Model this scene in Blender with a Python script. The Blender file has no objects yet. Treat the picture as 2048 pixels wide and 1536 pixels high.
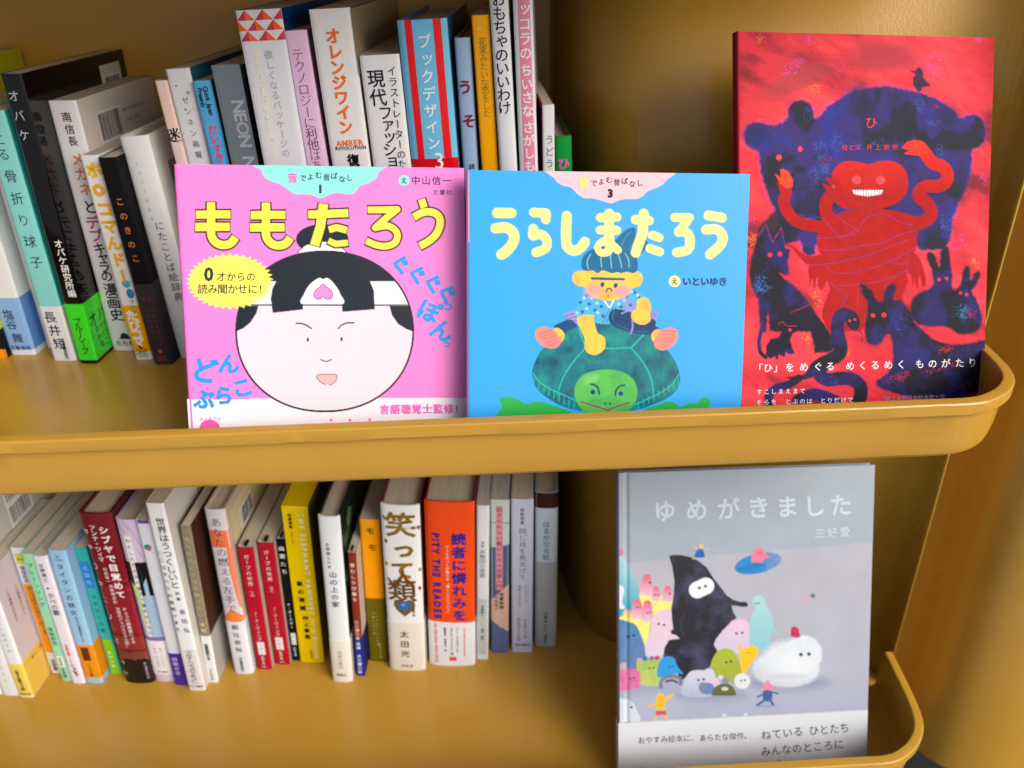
import bpy, math, random
import numpy as np
from mathutils import Matrix, Vector

# ------------------------------------------------------------------ camera, light, exposure
scn = bpy.context.scene
col = scn.collection
rad = math.radians
GZ = 1.05                                   # camera height above the ground, metres

def P(x, y, z):                             # millimetres from the camera station -> metres above ground
    return Vector((x / 1000.0, y / 1000.0, z / 1000.0 + GZ))

cam_d = bpy.data.cameras.new('camera')
cam_o = bpy.data.objects.new('camera', cam_d)
col.objects.link(cam_o)
cam_d.sensor_width = 36.0
cam_d.lens = 1650.0 / 2048.0 * 36.0
cam_d.clip_start = 0.02
cam_d.clip_end = 500.0
pt, rl, yw = rad(28.0), rad(1.0), rad(-2.5)
fw = Vector((-math.sin(yw) * math.cos(pt), math.cos(yw) * math.cos(pt), -math.sin(pt)))
rt = Vector((math.cos(yw), math.sin(yw), 0.0))
up = rt.cross(fw)
rt2 = math.cos(rl) * rt - math.sin(rl) * up
up2 = math.sin(rl) * rt + math.cos(rl) * up
mw = Matrix((rt2, up2, -fw)).transposed().to_4x4()
mw.translation = Vector((0, 0, GZ))
cam_o.matrix_world = mw
cam_d.dof.use_dof = True
cam_d.dof.focus_distance = 0.495
cam_d.dof.aperture_fstop = 8.0
scn.camera = cam_o

SUN_EL, SUN_AZ = rad(31.0), rad(134.0)      # azimuth clockwise from +Y
world = bpy.data.worlds.new("World")
scn.world = world
world.use_nodes = True
wn = world.node_tree
bg = wn.nodes['Background']
sky = wn.nodes.new('ShaderNodeTexSky')
sky.sky_type = 'NISHITA'
sky.sun_disc = False
sky.sun_elevation = SUN_EL
sky.sun_rotation = SUN_AZ
sky.air_density = 1.0
sky.dust_density = 4.0
sky.ozone_density = 1.0
wn.links.new(sky.outputs[0], bg.inputs[0])
bg.inputs[1].default_value = 0.15
sun_d = bpy.data.lights.new('sun', 'SUN')
sun_d.energy = 2.3
sun_d.angle = rad(38.0)
sun_d.color = (1.0, 0.985, 0.96)
sun_o = bpy.data.objects.new('sun', sun_d)
col.objects.link(sun_o)
sdir = Vector((math.sin(SUN_AZ) * math.cos(SUN_EL), math.cos(SUN_AZ) * math.cos(SUN_EL), math.sin(SUN_EL)))
sun_o.rotation_euler = sdir.to_track_quat('Z', 'Y').to_euler()
sun_o.location = (0, -1, 3)

scn.view_settings.view_transform = 'Standard'
scn.view_settings.look = 'None'
scn.view_settings.exposure = 0.02
scn.view_settings.gamma = 1.0
scn.cycles.diffuse_bounces = 8
scn.cycles.max_bounces = 12

# ------------------------------------------------------------------ helpers
def s2l(h, k=1.0):
    if isinstance(h, str):
        h = [int(h[i:i + 2], 16) / 255.0 for i in (0, 2, 4)]
    else:
        h = [c / 255.0 for c in h]
    return tuple(k * (c / 12.92 if c <= 0.04045 else ((c + 0.055) / 1.055) ** 2.4) for c in h)

def newmat(name, color=None, rough=0.4, metal=0.0, rlo=0.85, rhi=1.2, spec=0.5, bump=0.0, bscale=900.0, vary=0.0, vscale=20.0,
           coat=0.0, stretch=None, dirt=0.0):
    m = bpy.data.materials.new(name)
    m.use_nodes = True
    nt = m.node_tree
    b = nt.nodes['Principled BSDF']
    tc = nt.nodes.new('ShaderNodeTexCoord')
    mp = nt.nodes.new('ShaderNodeMapping')
    nt.links.new(tc.outputs['Object'], mp.inputs[0])
    if stretch:
        mp.inputs['Scale'].default_value = stretch
    if color is None:
        src = nt.nodes.new('ShaderNodeAttribute')
        src.attribute_name = 'Col'
        cout = src.outputs['Color']
    else:
        src = nt.nodes.new('ShaderNodeRGB')
        src.outputs[0].default_value = (*color, 1)
        cout = src.outputs[0]
    n = nt.nodes.new('ShaderNodeTexNoise')
    n.inputs['Scale'].default_value = vscale
    n.inputs['Detail'].default_value = 4.0
    nt.links.new(mp.outputs[0], n.inputs['Vector'])
    mr = nt.nodes.new('ShaderNodeMapRange')
    mr.inputs[3].default_value = 1.0 - vary
    mr.inputs[4].default_value = 1.0 + vary * 0.6
    nt.links.new(n.outputs[0], mr.inputs[0])
    mx = nt.nodes.new('ShaderNodeVectorMath')
    mx.operation = 'SCALE'
    nt.links.new(cout, mx.inputs[0])
    nt.links.new(mr.outputs[0], mx.inputs['Scale'])
    nt.links.new(mx.outputs[0], b.inputs['Base Color'])
    b.inputs['Roughness'].default_value = rough
    b.inputs['Metallic'].default_value = metal
    b.inputs['Specular IOR Level'].default_value = spec
    b.inputs['Coat Weight'].default_value = coat
    b.inputs['Coat Roughness'].default_value = 0.06
    if vary > 0:
        rr = nt.nodes.new('ShaderNodeMapRange')
        rr.inputs[3].default_value = max(0.02, rough * rlo)
        rr.inputs[4].default_value = rough * rhi
        nt.links.new(n.outputs[0], rr.inputs[0])
        nt.links.new(rr.outputs[0], b.inputs['Roughness'])
    if bump > 0:
        n2 = nt.nodes.new('ShaderNodeTexNoise')
        n2.inputs['Scale'].default_value = bscale
        n2.inputs['Detail'].default_value = 2.0
        nt.links.new(mp.outputs[0], n2.inputs['Vector'])
        bp = nt.nodes.new('ShaderNodeBump')
        bp.inputs['Strength'].default_value = bump
        bp.inputs['Distance'].default_value = 0.0003
        nt.links.new(n2.outputs[0], bp.inputs['Height'])
        nt.links.new(bp.outputs[0], b.inputs['Normal'])
    return m

PAINT = newmat('ochre_paint', (0.49, 0.270, 0.034), 0.23, rlo=0.7, rhi=1.5, bump=0.32, bscale=620.0, vary=0.12, vscale=11.0, spec=0.5)
GLOSS = newmat('glossy_print', None, 0.24, spec=0.32, bump=0.03, bscale=300, vary=0.03)
MATTE = newmat('matte_print', None, 0.55, spec=0.12, bump=0.05, bscale=1500, vary=0.04)
MIRROR = newmat('laminated_black', None, 0.09, bump=0.03, bscale=60, vary=0.04)
FOIL = newmat('metallic_foil', None, 0.16, metal=0.85, bump=0.05, bscale=60, vary=0.25, vscale=30)
PAGES = newmat('page_edges', None, 0.75, bump=0.5, bscale=60.0, vary=0.35, vscale=60.0, stretch=(16.0, 0.4, 16.0), spec=0.2)
METAL = newmat('bare_metal', (0.03, 0.026, 0.022), 0.6, bump=0.3, bscale=900, vary=0.3)
GROUND = newmat('shaded_asphalt', (0.014, 0.014, 0.015), 0.9, bump=0.8, bscale=300, vary=0.3, vscale=60)  # asphalt darkened to near black: the shade under the bay is in its colour
PAVE = newmat('pavement', (0.30, 0.30, 0.31), 0.8, bump=0.3, bscale=200, vary=0.2, vscale=8)

def mesh_obj(name, verts, faces, mat, parent=None, colors=None, smooth=False, matrix=None):
    """verts Nx3 (metres, local); faces list or Nx3/Nx4 array; colors per vertex (linear)"""
    me = bpy.data.meshes.new(name)
    v = np.asarray(verts, dtype=np.float32)
    if isinstance(faces, np.ndarray):
        nf, k = faces.shape
        me.vertices.add(len(v))
        me.vertices.foreach_set('co', v.ravel())
        me.loops.add(nf * k)
        me.loops.foreach_set('vertex_index', faces.ravel().astype(np.int32))
        me.polygons.add(nf)
        me.polygons.foreach_set('loop_start', np.arange(0, nf * k, k, dtype=np.int32))
        me.update(calc_edges=True)
    else:
        me.from_pydata([tuple(float(c) for c in p) for p in v], [], faces)
        me.update()
    if colors is not None:
        c = np.ones((len(v), 4), dtype=np.float32)
        c[:, :3] = colors
        at = me.color_attributes.new('Col', 'FLOAT_COLOR', 'POINT')
        at.data.foreach_set('color', c.ravel())
    if smooth:
        me.polygons.foreach_set('use_smooth', np.ones(len(me.polygons), dtype=bool))
    me.materials.append(mat)
    o = bpy.data.objects.new(name, me)
    col.objects.link(o)
    if parent is not None:
        o.parent = parent
    if matrix is not None:
        o.matrix_world = matrix
    return o

class MB:
    """collects boxes / quads in millimetres with a colour per vertex"""
    def __init__(s): s.v, s.f, s.c = [], [], []
    def box(s, x0, x1, y0, y1, z0, z1, c=(.5, .5, .5)):
        n = len(s.v)
        s.v += [(x, y, z) for z in (z0, z1) for x, y in ((x0, y0), (x1, y0), (x1, y1), (x0, y1))]
        s.f += [(n + 3, n + 2, n + 1, n), (n + 4, n + 5, n + 6, n + 7), (n, n + 1, n + 5, n + 4), (n + 1, n + 2, n + 6, n + 5),
                (n + 2, n + 3, n + 7, n + 6), (n + 3, n, n + 4, n + 7)]
        s.c += [c] * 8
        return s
    def quad(s, pts, c):
        n = len(s.v); s.v += list(pts); s.f.append(tuple(range(n, n + len(pts)))); s.c += [c] * len(pts)
    def build(s, name, mat, parent=None, smooth=False):
        return mesh_obj(name, np.array(s.v) / 1000.0, s.f, mat, parent, np.array(s.c), smooth)

def tag(o, label, cat, group=None):
    o['label'] = label; o['category'] = cat
    if group: o['group'] = group
    return o

def empty(name, M):
    o = bpy.data.objects.new(name, None)
    col.objects.link(o)
    o.matrix_world = M
    o.empty_display_size = 0.02
    return o

def struct(o):
    o['kind'] = 'structure'
    return o

# ---- lettering: glyph outlines become flat meshes in em units
_gc = {}
def glyph(ch, bold=0.0):
    k = (ch, round(bold, 3))
    if k not in _gc:
        cu = bpy.data.curves.new('g', 'FONT')
        cu.body = ch; cu.resolution_u = 2; cu.offset = bold; cu.fill_mode = 'FRONT'
        o = bpy.data.objects.new('g', cu)
        col.objects.link(o)
        me = o.to_mesh()
        me.calc_loop_triangles()
        v = np.array([(p.co.x, p.co.y) for p in me.vertices], dtype=float).reshape(-1, 2)
        t = np.array([tuple(x.vertices) for x in me.loop_triangles], dtype=int).reshape(-1, 3)
        o.to_mesh_clear()
        if len(v):
            wid = 1.0 if ord(ch) > 0x2000 else (v[:, 0].max() + v[:, 0].min())
            v[:, 0] -= wid / 2; v[:, 1] -= 0.38
        else:
            wid = 0.35
        bpy.data.objects.remove(o); bpy.data.curves.remove(cu)
        _gc[k] = (v, t, wid)
    return _gc[k]

class Letters:
    """triangles in a 2-D plane: x to the right, y downwards; every line of text is a piece of its own"""
    def __init__(s): s.v, s.t, s.c, s.z, s.p, s.n, s.piece = [], [], [], [], [], 0, 0
    def _add(s, q, t, color, layer=0):
        s.v.append(q); s.t.append(t); s.c.append(np.tile(color, (len(q), 1))); s.z.append(layer); s.p.append(s.piece); s.n += 1
    def put(s, ch, x, y, size, color, bold=0.0, rot=0.0, sx=1.0, own=True):
        if own: s.piece += 1
        kan = 0x4E00 <= ord(ch) <= 0x9FFF                          # dense characters are never inflated, only over-printed
        base = 0.0 if kan else min(bold, .012)
        v, t, w = glyph(ch, base)
        if not len(t): return w
        r = bold - max(base, 0.0) if bold > 0 else 0.0
        if kan and r <= .006: r = 0.0
        offs = [(0, 0)] if r <= .001 else [(r * math.cos(k), r * math.sin(k)) for k in np.linspace(.4, .4 + 2 * math.pi, 8 if r > .02 else 4, endpoint=False)]
        a = rad(rot); R = np.array([[math.cos(a), -math.sin(a)], [math.sin(a), math.cos(a)]])
        for j, (ox, oy) in enumerate(offs):
            q = (v + (ox, oy)) * size; q = np.c_[q[:, 0] * sx, -q[:, 1]]
            s._add(q @ R.T + (x, y), t, color, j)
        return w
    def vert(s, txt, x, y0, y1, size, color, bold=0.0, x1=None):
        n = len(txt); s.piece += 1
        for i, ch in enumerate(txt):
            y = y0 + (y1 - y0) * (i + 0.5) / n
            xx = x if x1 is None else x + (x1 - x) * i / max(1, n - 1)
            if ch in 'ー（）「」〜~-()・':
                s.put(ch, xx, y, size, color, bold, 90, own=False)
            elif ch in 'ッャュョァィゥェォっゃゅょ、。':
                s.put(ch, xx + size * .09, y - size * .08, size, color, bold, own=False)
            else:
                s.put(ch, xx, y, size, color, bold, own=False)
    def turned(s, txt, x, y0, y1, size, color, bold=0.0):       # latin words running down the spine
        s.piece += 1
        ws = [glyph(c)[2] + .04 for c in txt]; tot = sum(ws); k = (y1 - y0) / tot; y = y0
        for c, w in zip(txt, ws):
            s.put(c, x, y + w * k / 2, size, color, bold, 90, own=False); y += w * k
    def row(s, txt, x0, y0, x1, y1, size, color, bold=0.0, rot=0.0):
        n = len(txt); s.piece += 1
        for i, ch in enumerate(txt):
            f = i / max(1, n - 1)
            s.put(ch, x0 + (x1 - x0) * f, y0 + (y1 - y0) * f, size, color, bold, rot, own=False)
    def quad(s, pts, color):
        q = np.array(pts, float); k = len(q)
        s._add(q, np.array([(0, i, i + 1) for i in range(1, k - 1)]), color)
    def strips(s, pts, color, w, n):                            # a polygon cut into narrow strips so that it can follow a curved spine
        pts = [tuple(p) for p in pts]
        def cut(poly, x, keep_right):
            out = []
            for (ax, ay), (bx, by) in zip(poly, poly[1:] + poly[:1]):
                ia, ib = (ax >= x) == keep_right or ax == x, (bx >= x) == keep_right or bx == x
                if ia: out.append((ax, ay))
                if ia != ib:
                    f = (x - ax) / (bx - ax); out.append((x, ay + (by - ay) * f))
            return out
        for i in range(n):
            q = cut(cut(pts, w * i / n, True), w * (i + 1) / n, False) if len(pts) > 2 else []
            if len(q) > 2: s.quad(q, color)
    def disc(s, x, y, r, color, ry=None, w=None):
        ry = ry or r
        pts = [(x + r * math.cos(a), y + ry * math.sin(a)) for a in np.linspace(0, 2 * math.pi, 20, endpoint=False)]
        if w: s.strips([(min(max(px, 0), w), py) for px, py in pts], color, w, 10)
        else: s.quad(pts, color)
    def emit(s, name, fn, mat, parent, joined=False):
        """fn(q, layer) -> local mm coordinates for the 2-D points q"""
        groups = {}
        for i in range(len(s.v)): groups.setdefault(0 if joined else s.p[i], []).append(i)
        for k, idx in groups.items():
            co, tr, cl, n = [], [], [], 0
            for i in idx:
                co.append(fn(s.v[i], s.z[i])); tr.append(s.t[i] + n); cl.append(s.c[i]); n += len(s.v[i])
            mesh_obj(name, np.concatenate(co) / 1000.0, np.concatenate(tr)[:, ::-1].copy(), mat, parent, np.concatenate(cl))

# ------------------------------------------------------------------ numpy painter for flat printed art
_rng = np.random.default_rng(7)
_lat = _rng.random((256, 256))
def vnoise(x, y):
    xi = np.floor(x).astype(int); yi = np.floor(y).astype(int)
    fx = x - xi; fy = y - yi; fx = fx * fx * (3 - 2 * fx); fy = fy * fy * (3 - 2 * fy)
    a = _lat[xi % 256, yi % 256]; b = _lat[(xi + 1) % 256, yi % 256]
    c = _lat[xi % 256, (yi + 1) % 256]; d = _lat[(xi + 1) % 256, (yi + 1) % 256]
    return (a * (1 - fx) + b * fx) * (1 - fy) + (c * (1 - fx) + d * fx) * fy
def fbm(x, y, s, o=4, seed=0):
    r = 0; a = .5; t = 0
    for i in range(o):
        r = r + a * vnoise(x / s + seed * 17.3 + i * 31.7, y / s + seed * 9.1 + i * 11.9); t += a; a *= .55; s = s / 2.03
    return r / t
def smooth_closed(p, k=6, closed=True):
    p = np.array(p, float); n = len(p); out = []
    rng = range(n) if closed else range(n - 1)
    for i in rng:
        if closed: a, b, c, d = p[(i - 1) % n], p[i], p[(i + 1) % n], p[(i + 2) % n]
        else: a, b, c, d = p[max(i - 1, 0)], p[i], p[i + 1], p[min(i + 2, n - 1)]
        for t in np.linspace(0, 1, k, endpoint=False):
            out.append(.5 * (2 * b + (c - a) * t + (2 * a - 5 * b + 4 * c - d) * t * t + (3 * b - a - 3 * c + d) * t ** 3))
    if not closed: out.append(p[-1])
    return np.array(out)

class Art:
    def __init__(s, X, Y, base):
        s.X, s.Y = X, Y; s.c = np.tile(np.array(base, float), (len(X), 1)); s.clip = None
    def _blend(s, idx, al, color, tint):
        color = np.array(color(s.X[idx], s.Y[idx])) if callable(color) else np.array(color)
        if tint is not None:
            color = color * (1 + tint * (fbm(s.X[idx], s.Y[idx], 30, 4, 5)[:, None] - .5) * 2)
        if s.clip is not None: al = al * s.clip[idx]
        al = al[:, None]
        s.c[idx] = s.c[idx] * (1 - al) + color * al
    def _sd(s, pts, m):
        idx = np.where((s.X > pts[:, 0].min() - m) & (s.X < pts[:, 0].max() + m) & (s.Y > pts[:, 1].min() - m) & (s.Y < pts[:, 1].max() + m))[0]
        x, y = s.X[idx], s.Y[idx]; d = np.full(len(idx), 1e9); ins = np.zeros(len(idx), bool)
        q = np.roll(pts, -1, 0)
        for (ax, ay), (bx, by) in zip(pts, q):
            ex, ey = bx - ax, by - ay; l = ex * ex + ey * ey + 1e-9
            t = np.clip(((x - ax) * ex + (y - ay) * ey) / l, 0, 1)
            d = np.minimum(d, (x - ax - t * ex) ** 2 + (y - ay - t * ey) ** 2)
            c = ((ay > y) != (by > y)) & (x < (bx - ax) * (y - ay) / (by - ay + 1e-12) + ax)
            ins ^= c
        return idx, np.where(ins, -1, 1) * np.sqrt(d)
    def poly(s, pts, color, soft=1.5, smooth=True, jit=0, js=14, tint=None, alpha=1.0, grow=0):
        if isinstance(color, str): color = s2l(color)
        pts = smooth_closed(pts) if smooth else np.array(pts, float)
        idx, sd = s._sd(pts, soft * 2 + jit * 2 + grow + 4)
        if jit: sd = sd + (fbm(s.X[idx], s.Y[idx], js, 3, 3) - .5) * 2 * jit
        al = alpha * np.clip(.5 - (sd - grow) / (2 * soft), 0, 1)
        s._blend(idx, al, color, tint)
    def ell(s, cx, cy, rx, ry, color, rot=0, **k):
        a = np.linspace(0, 2 * np.pi, 40, endpoint=False); r = rad(rot)
        x, y = rx * np.cos(a), ry * np.sin(a)
        s.poly(np.c_[cx + x * math.cos(r) - y * math.sin(r), cy + x * math.sin(r) + y * math.cos(r)], color, smooth=False, **k)
    def line(s, pts, w, color, soft=1.5, smooth=True, butt=False, w1=None, jit=0, alpha=1.0, tint=None):
        """stroke of width w (to w1 at the end)"""
        if isinstance(color, str): color = s2l(color)
        pts = smooth_closed(pts, 8, False) if smooth and len(pts) > 2 else np.array(pts, float)
        w1 = w if w1 is None else w1; m = max(w, w1) / 2 + 6 + jit
        idx = np.where((s.X > pts[:, 0].min() - m) & (s.X < pts[:, 0].max() + m) & (s.Y > pts[:, 1].min() - m) & (s.Y < pts[:, 1].max() + m))[0]
        x, y = s.X[idx], s.Y[idx]; best = np.full(len(idx), 1e9); n = len(pts) - 1
        for i in range(n):
            (ax, ay), (bx, by) = pts[i], pts[i + 1]; ex, ey = bx - ax, by - ay; l = ex * ex + ey * ey + 1e-9
            t0 = ((x - ax) * ex + (y - ay) * ey) / l; t = np.clip(t0, 0, 1)
            d = np.sqrt((x - ax - t * ex) ** 2 + (y - ay - t * ey) ** 2) - (w + (w1 - w) * (i + t) / n) / 2
            best = np.minimum(best, d)
        if butt:
            for p0, p1 in ((pts[0], pts[1]), (pts[-1], pts[-2])):
                e = (p0 - p1) / (np.linalg.norm(p0 - p1) + 1e-9); k = (x - p0[0]) * e[0] + (y - p0[1]) * e[1]
                best = np.where((k > -1) & (np.hypot(x - p0[0], y - p0[1]) < w), np.maximum(best, k), best)
        if jit: best = best + (fbm(x, y, 12, 3, 4) - .5) * 2 * jit
        s._blend(idx, alpha * np.clip(.5 - best / (2 * soft), 0, 1), color, tint)

# ------------------------------------------------------------------ shelving unit
Z_UP, Z_LOW, RIM = -284.0, -600.0, -242.0       # tray floors and rim height, millimetres
WALL_Y = 745.0

def arc(cx, cy, r, a0, a1, n):
    return [(cx + r * math.cos(rad(a)), cy + r * math.sin(rad(a))) for a in np.linspace(a0, a1, n)]

def sweep(path, prof, zbase):
    """profile (outward offset, z) swept along a plan path; returns verts, faces"""
    p = np.array(path, float); n = len(p)
    d = np.gradient(p, axis=0); d /= np.linalg.norm(d, axis=1)[:, None]
    nrm = np.c_[d[:, 1], -d[:, 0]]
    v = []
    for i in range(n):
        for o, z in prof: v.append((p[i, 0] + nrm[i, 0] * o, p[i, 1] + nrm[i, 1] * o, zbase + z))
    m = len(prof)
    f = [(i * m + j, (i + 1) * m + j, (i + 1) * m + (j + 1) % m, i * m + (j + 1) % m) for i in range(n - 1) for j in range(m)]
    f += [tuple(range(m))[::-1], tuple((n - 1) * m + j for j in range(m))]
    return v, f

def to_m(v):
    a = np.array(v, float) / 1000.0; a[:, 2] += GZ
    return a

def poly_slab(pts, z0, z1):
    n = len(pts); v = [(x, y, z0) for x, y in pts] + [(x, y, z1) for x, y in pts]
    f = [tuple(range(n))[::-1], tuple(range(n, 2 * n))] + [(i, (i + 1) % n, n + (i + 1) % n, n + i) for i in range(n)]
    return v, f

XL = -760.0
bend = smooth_closed([(72, WALL_Y), (79, 690), (87, 640), (100, 608), (124, 585), (170, 572), (240, 566), (318, 558), (350, 541), (357, 516)], 7, False)
wall_plan = [(XL, WALL_Y)] + [tuple(q) for q in bend]
_t = np.gradient(bend, axis=0); _t /= np.linalg.norm(_t, axis=1)[:, None]
wall_out = [(XL, WALL_Y + 1.3)] + [tuple(q) for q in bend + 1.3 * np.c_[-_t[:, 1], _t[:, 0]]]

cab = bpy.data.objects.new('bookshelf', None); col.objects.link(cab)
cab.location = P(0, 600, -700)
bpy.context.view_layer.update()
INV = cab.matrix_world.inverted()
tag(cab, 'ochre yellow painted metal shelving bay with two lipped shelves that hold all the books', 'bookshelf')

def cab_part(name, v, f, mat=PAINT, smooth=False, parent=cab):
    a = to_m(v)
    a -= np.array(cab.location)
    o = mesh_obj(name, a, f, mat, None, None, smooth)
    o.parent = parent
    return o

def vertical_sheet(plan, outer, z0, z1):
    return poly_slab(plan + outer[::-1], z0, z1)

bp_ = cab_part('back_panel', *vertical_sheet(wall_plan, wall_out, -640, 260))
# left part of the back is a second sheet lapped 2.5 mm over the first, ending at x = 71
cab_part('lapped_panel', *poly_slab([(XL, WALL_Y - 2.6), (69, WALL_Y - 2.6), (69, WALL_Y - .05), (XL, WALL_Y - .05)], -598, 255), parent=bp_)
cab_part('side_panel', *poly_slab([(XL - 4, 516), (XL, 516), (XL, 749), (XL - 4, 749)], -640, 260))
cab_part('top_panel', *poly_slab([(XL - 4, 505), (361, 505), (361, 749), (XL - 4, 749)], 260.2, 266))
# outer body right of the bay: a short return and then a convex column
body = [tuple(q) for q in smooth_closed([(358.4, 516.4), (360, 520), (363, 532), (372, 558), (388, 574), (402, 562), (407, 540), (410, 524), (422, 505), (444, 493), (473, 487), (510, 490), (560, 500), (700, 520), (900, 560)], 8, False)]
bin_ = [(900, 640), (362, 640)]
v, f = poly_slab(body + bin_, -697, 266)
ob = cab_part('outer_body', v, f)
# soften the long faces of the column only
for p in ob.data.polygons:
    if len(p.vertices) == 4: p.use_smooth = True
for src in (bp_,):
    for p in src.data.polygons:
        if len(p.vertices) == 4: p.use_smooth = True
def mod_bevel(o, w, seg=3, ang=40):
    m = o.modifiers.new('bevel', 'BEVEL'); m.width = w; m.segments = seg; m.limit_method = 'ANGLE'; m.angle_limit = rad(ang)
mod_bevel(ob, .004, 3, 60)

RIMPROF = [(-27, -43.9), (-14, -43.9), (-10.2, -42.6), (-8.3, -39), (-7.6, -33), (-7.4, -1.3), (-7.1, -.4), (-6.4, 0), (-1.5, -.2), (-.6, -.5),
           (0, -1.3), (0, -7.8), (-.5, -8.8), (-1.3, -9.1), (-3.6, -9.3), (-4.1, -10.2), (-5.0, -28), (-6.0, -36), (-7.2, -39.6), (-9.4, -41.6), (-14, -44.7), (-27, -46.1)]
def make_tray(zf, dx):
    zb = zf + 44.0
    cor = [(284, 405.5), (296, 407.3), (306, 411.8), (315, 417.5), (323, 425), (329.5, 434), (334, 445), (337, 460), (339, 478), (340.5, 497), (342, 514.5)]
    cor = [(x + dx, y) for x, y in cor]
    path = [(XL, 405.5)] + [(x, 405.5) for x in np.linspace(-700, 272 + dx, 240)] + [tuple(q) for q in smooth_closed(cor, 5, False)]
    v, f = sweep(path, RIMPROF, zb)
    m_ = len(RIMPROF); rnd = np.random.default_rng(int(zf) % 97)
    npth = len(path); wob = np.interp(np.arange(npth), np.arange(0, npth, 7), rnd.normal(0, 1, len(np.arange(0, npth, 7)))) * .1
    v = [tuple(q) for q in (np.array(v).reshape(npth, m_, 3) + (np.isin(np.arange(m_), (9, 10, 12, 13, 14))[None, :, None] * wob[:, None, None] * np.array([0, .5, 1.0]))).reshape(-1, 3)]
    ins = [q for q in inset(path, 24.5) if q[1] < 500]
    tray = cab_part('shelf', *poly_slab([(XL, 429.5)] + [tuple(q) for q in ins] + [(342 + dx - 24, 500), (342 + dx - 24, 512), (355.5, 518)] +
                                        [(x, y - .8) for x, y in bend[::-1][2:-1]] + [(68, WALL_Y - 3.2), (XL, WALL_Y - 3.2)], zf - 2.2, zf))
    rim = cab_part('rim', v, f, smooth=True, parent=tray)
    m = rim.modifiers.new('edges', 'EDGE_SPLIT'); m.split_angle = rad(24)
    return tray
def inset(path, d):
    p = np.array(path, float); g = np.gradient(p, axis=0); g /= np.linalg.norm(g, axis=1)[:, None]
    n = np.c_[g[:, 1], -g[:, 0]]; q = p - n * d
    return [t for t in q if t[0] > XL + 5]
make_tray(Z_UP, 0)
make_tray(Z_LOW, 13)
make_tray(36.0, -13)  # unseen third tray, added overhead to keep light out of the bay
# two places where the paint is chipped through to dark metal
def chip(x, y, z, w_, d_, seed):
    rnd = random.Random(seed); pts = [(x + w_ * math.cos(a) * rnd.uniform(.5, 1), y + d_ * math.sin(a) * rnd.uniform(.4, 1), z) for a in np.linspace(0, 6.28, 11)[:-1]]
    cab_part('paint_chip', pts + [(px, py, pz - .5) for px, py, pz in pts], [tuple(range(10))] + [(i, (i + 1) % 10, 10 + (i + 1) % 10, 10 + i) for i in range(10)], METAL)
chip(-273, 424, Z_UP + .08, 3.6, 1.6, 1)

struct(mesh_obj('ground', [(-60, -60, 0), (60, -60, 0), (60, 60, 0), (-60, 60, 0)], [(0, 1, 2, 3)], GROUND))
struct(mesh_obj('pavement', [(-60, -60, .004), (60, -60, .004), (60, .15, .004), (-60, .15, .004)], [(0, 1, 2, 3)], PAVE))

# ------------------------------------------------------------------ books in the rows
PAGE = {'cream': (.58, .52, .42), 'white': (.66, .65, .62), 'grey': (.50, .47, .43), 'yellow': (.85, .50, .02)}

def spine_curve(w, b, c, n=13):
    out = []
    for i in range(n):
        s = -1 + 2 * i / (n - 1)
        s = math.copysign(abs(s) ** .8, s)
        out.append((w * (s + 1) / 2, -b * (1 - s * s) + c * abs(s) ** 10))
    return out

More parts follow.
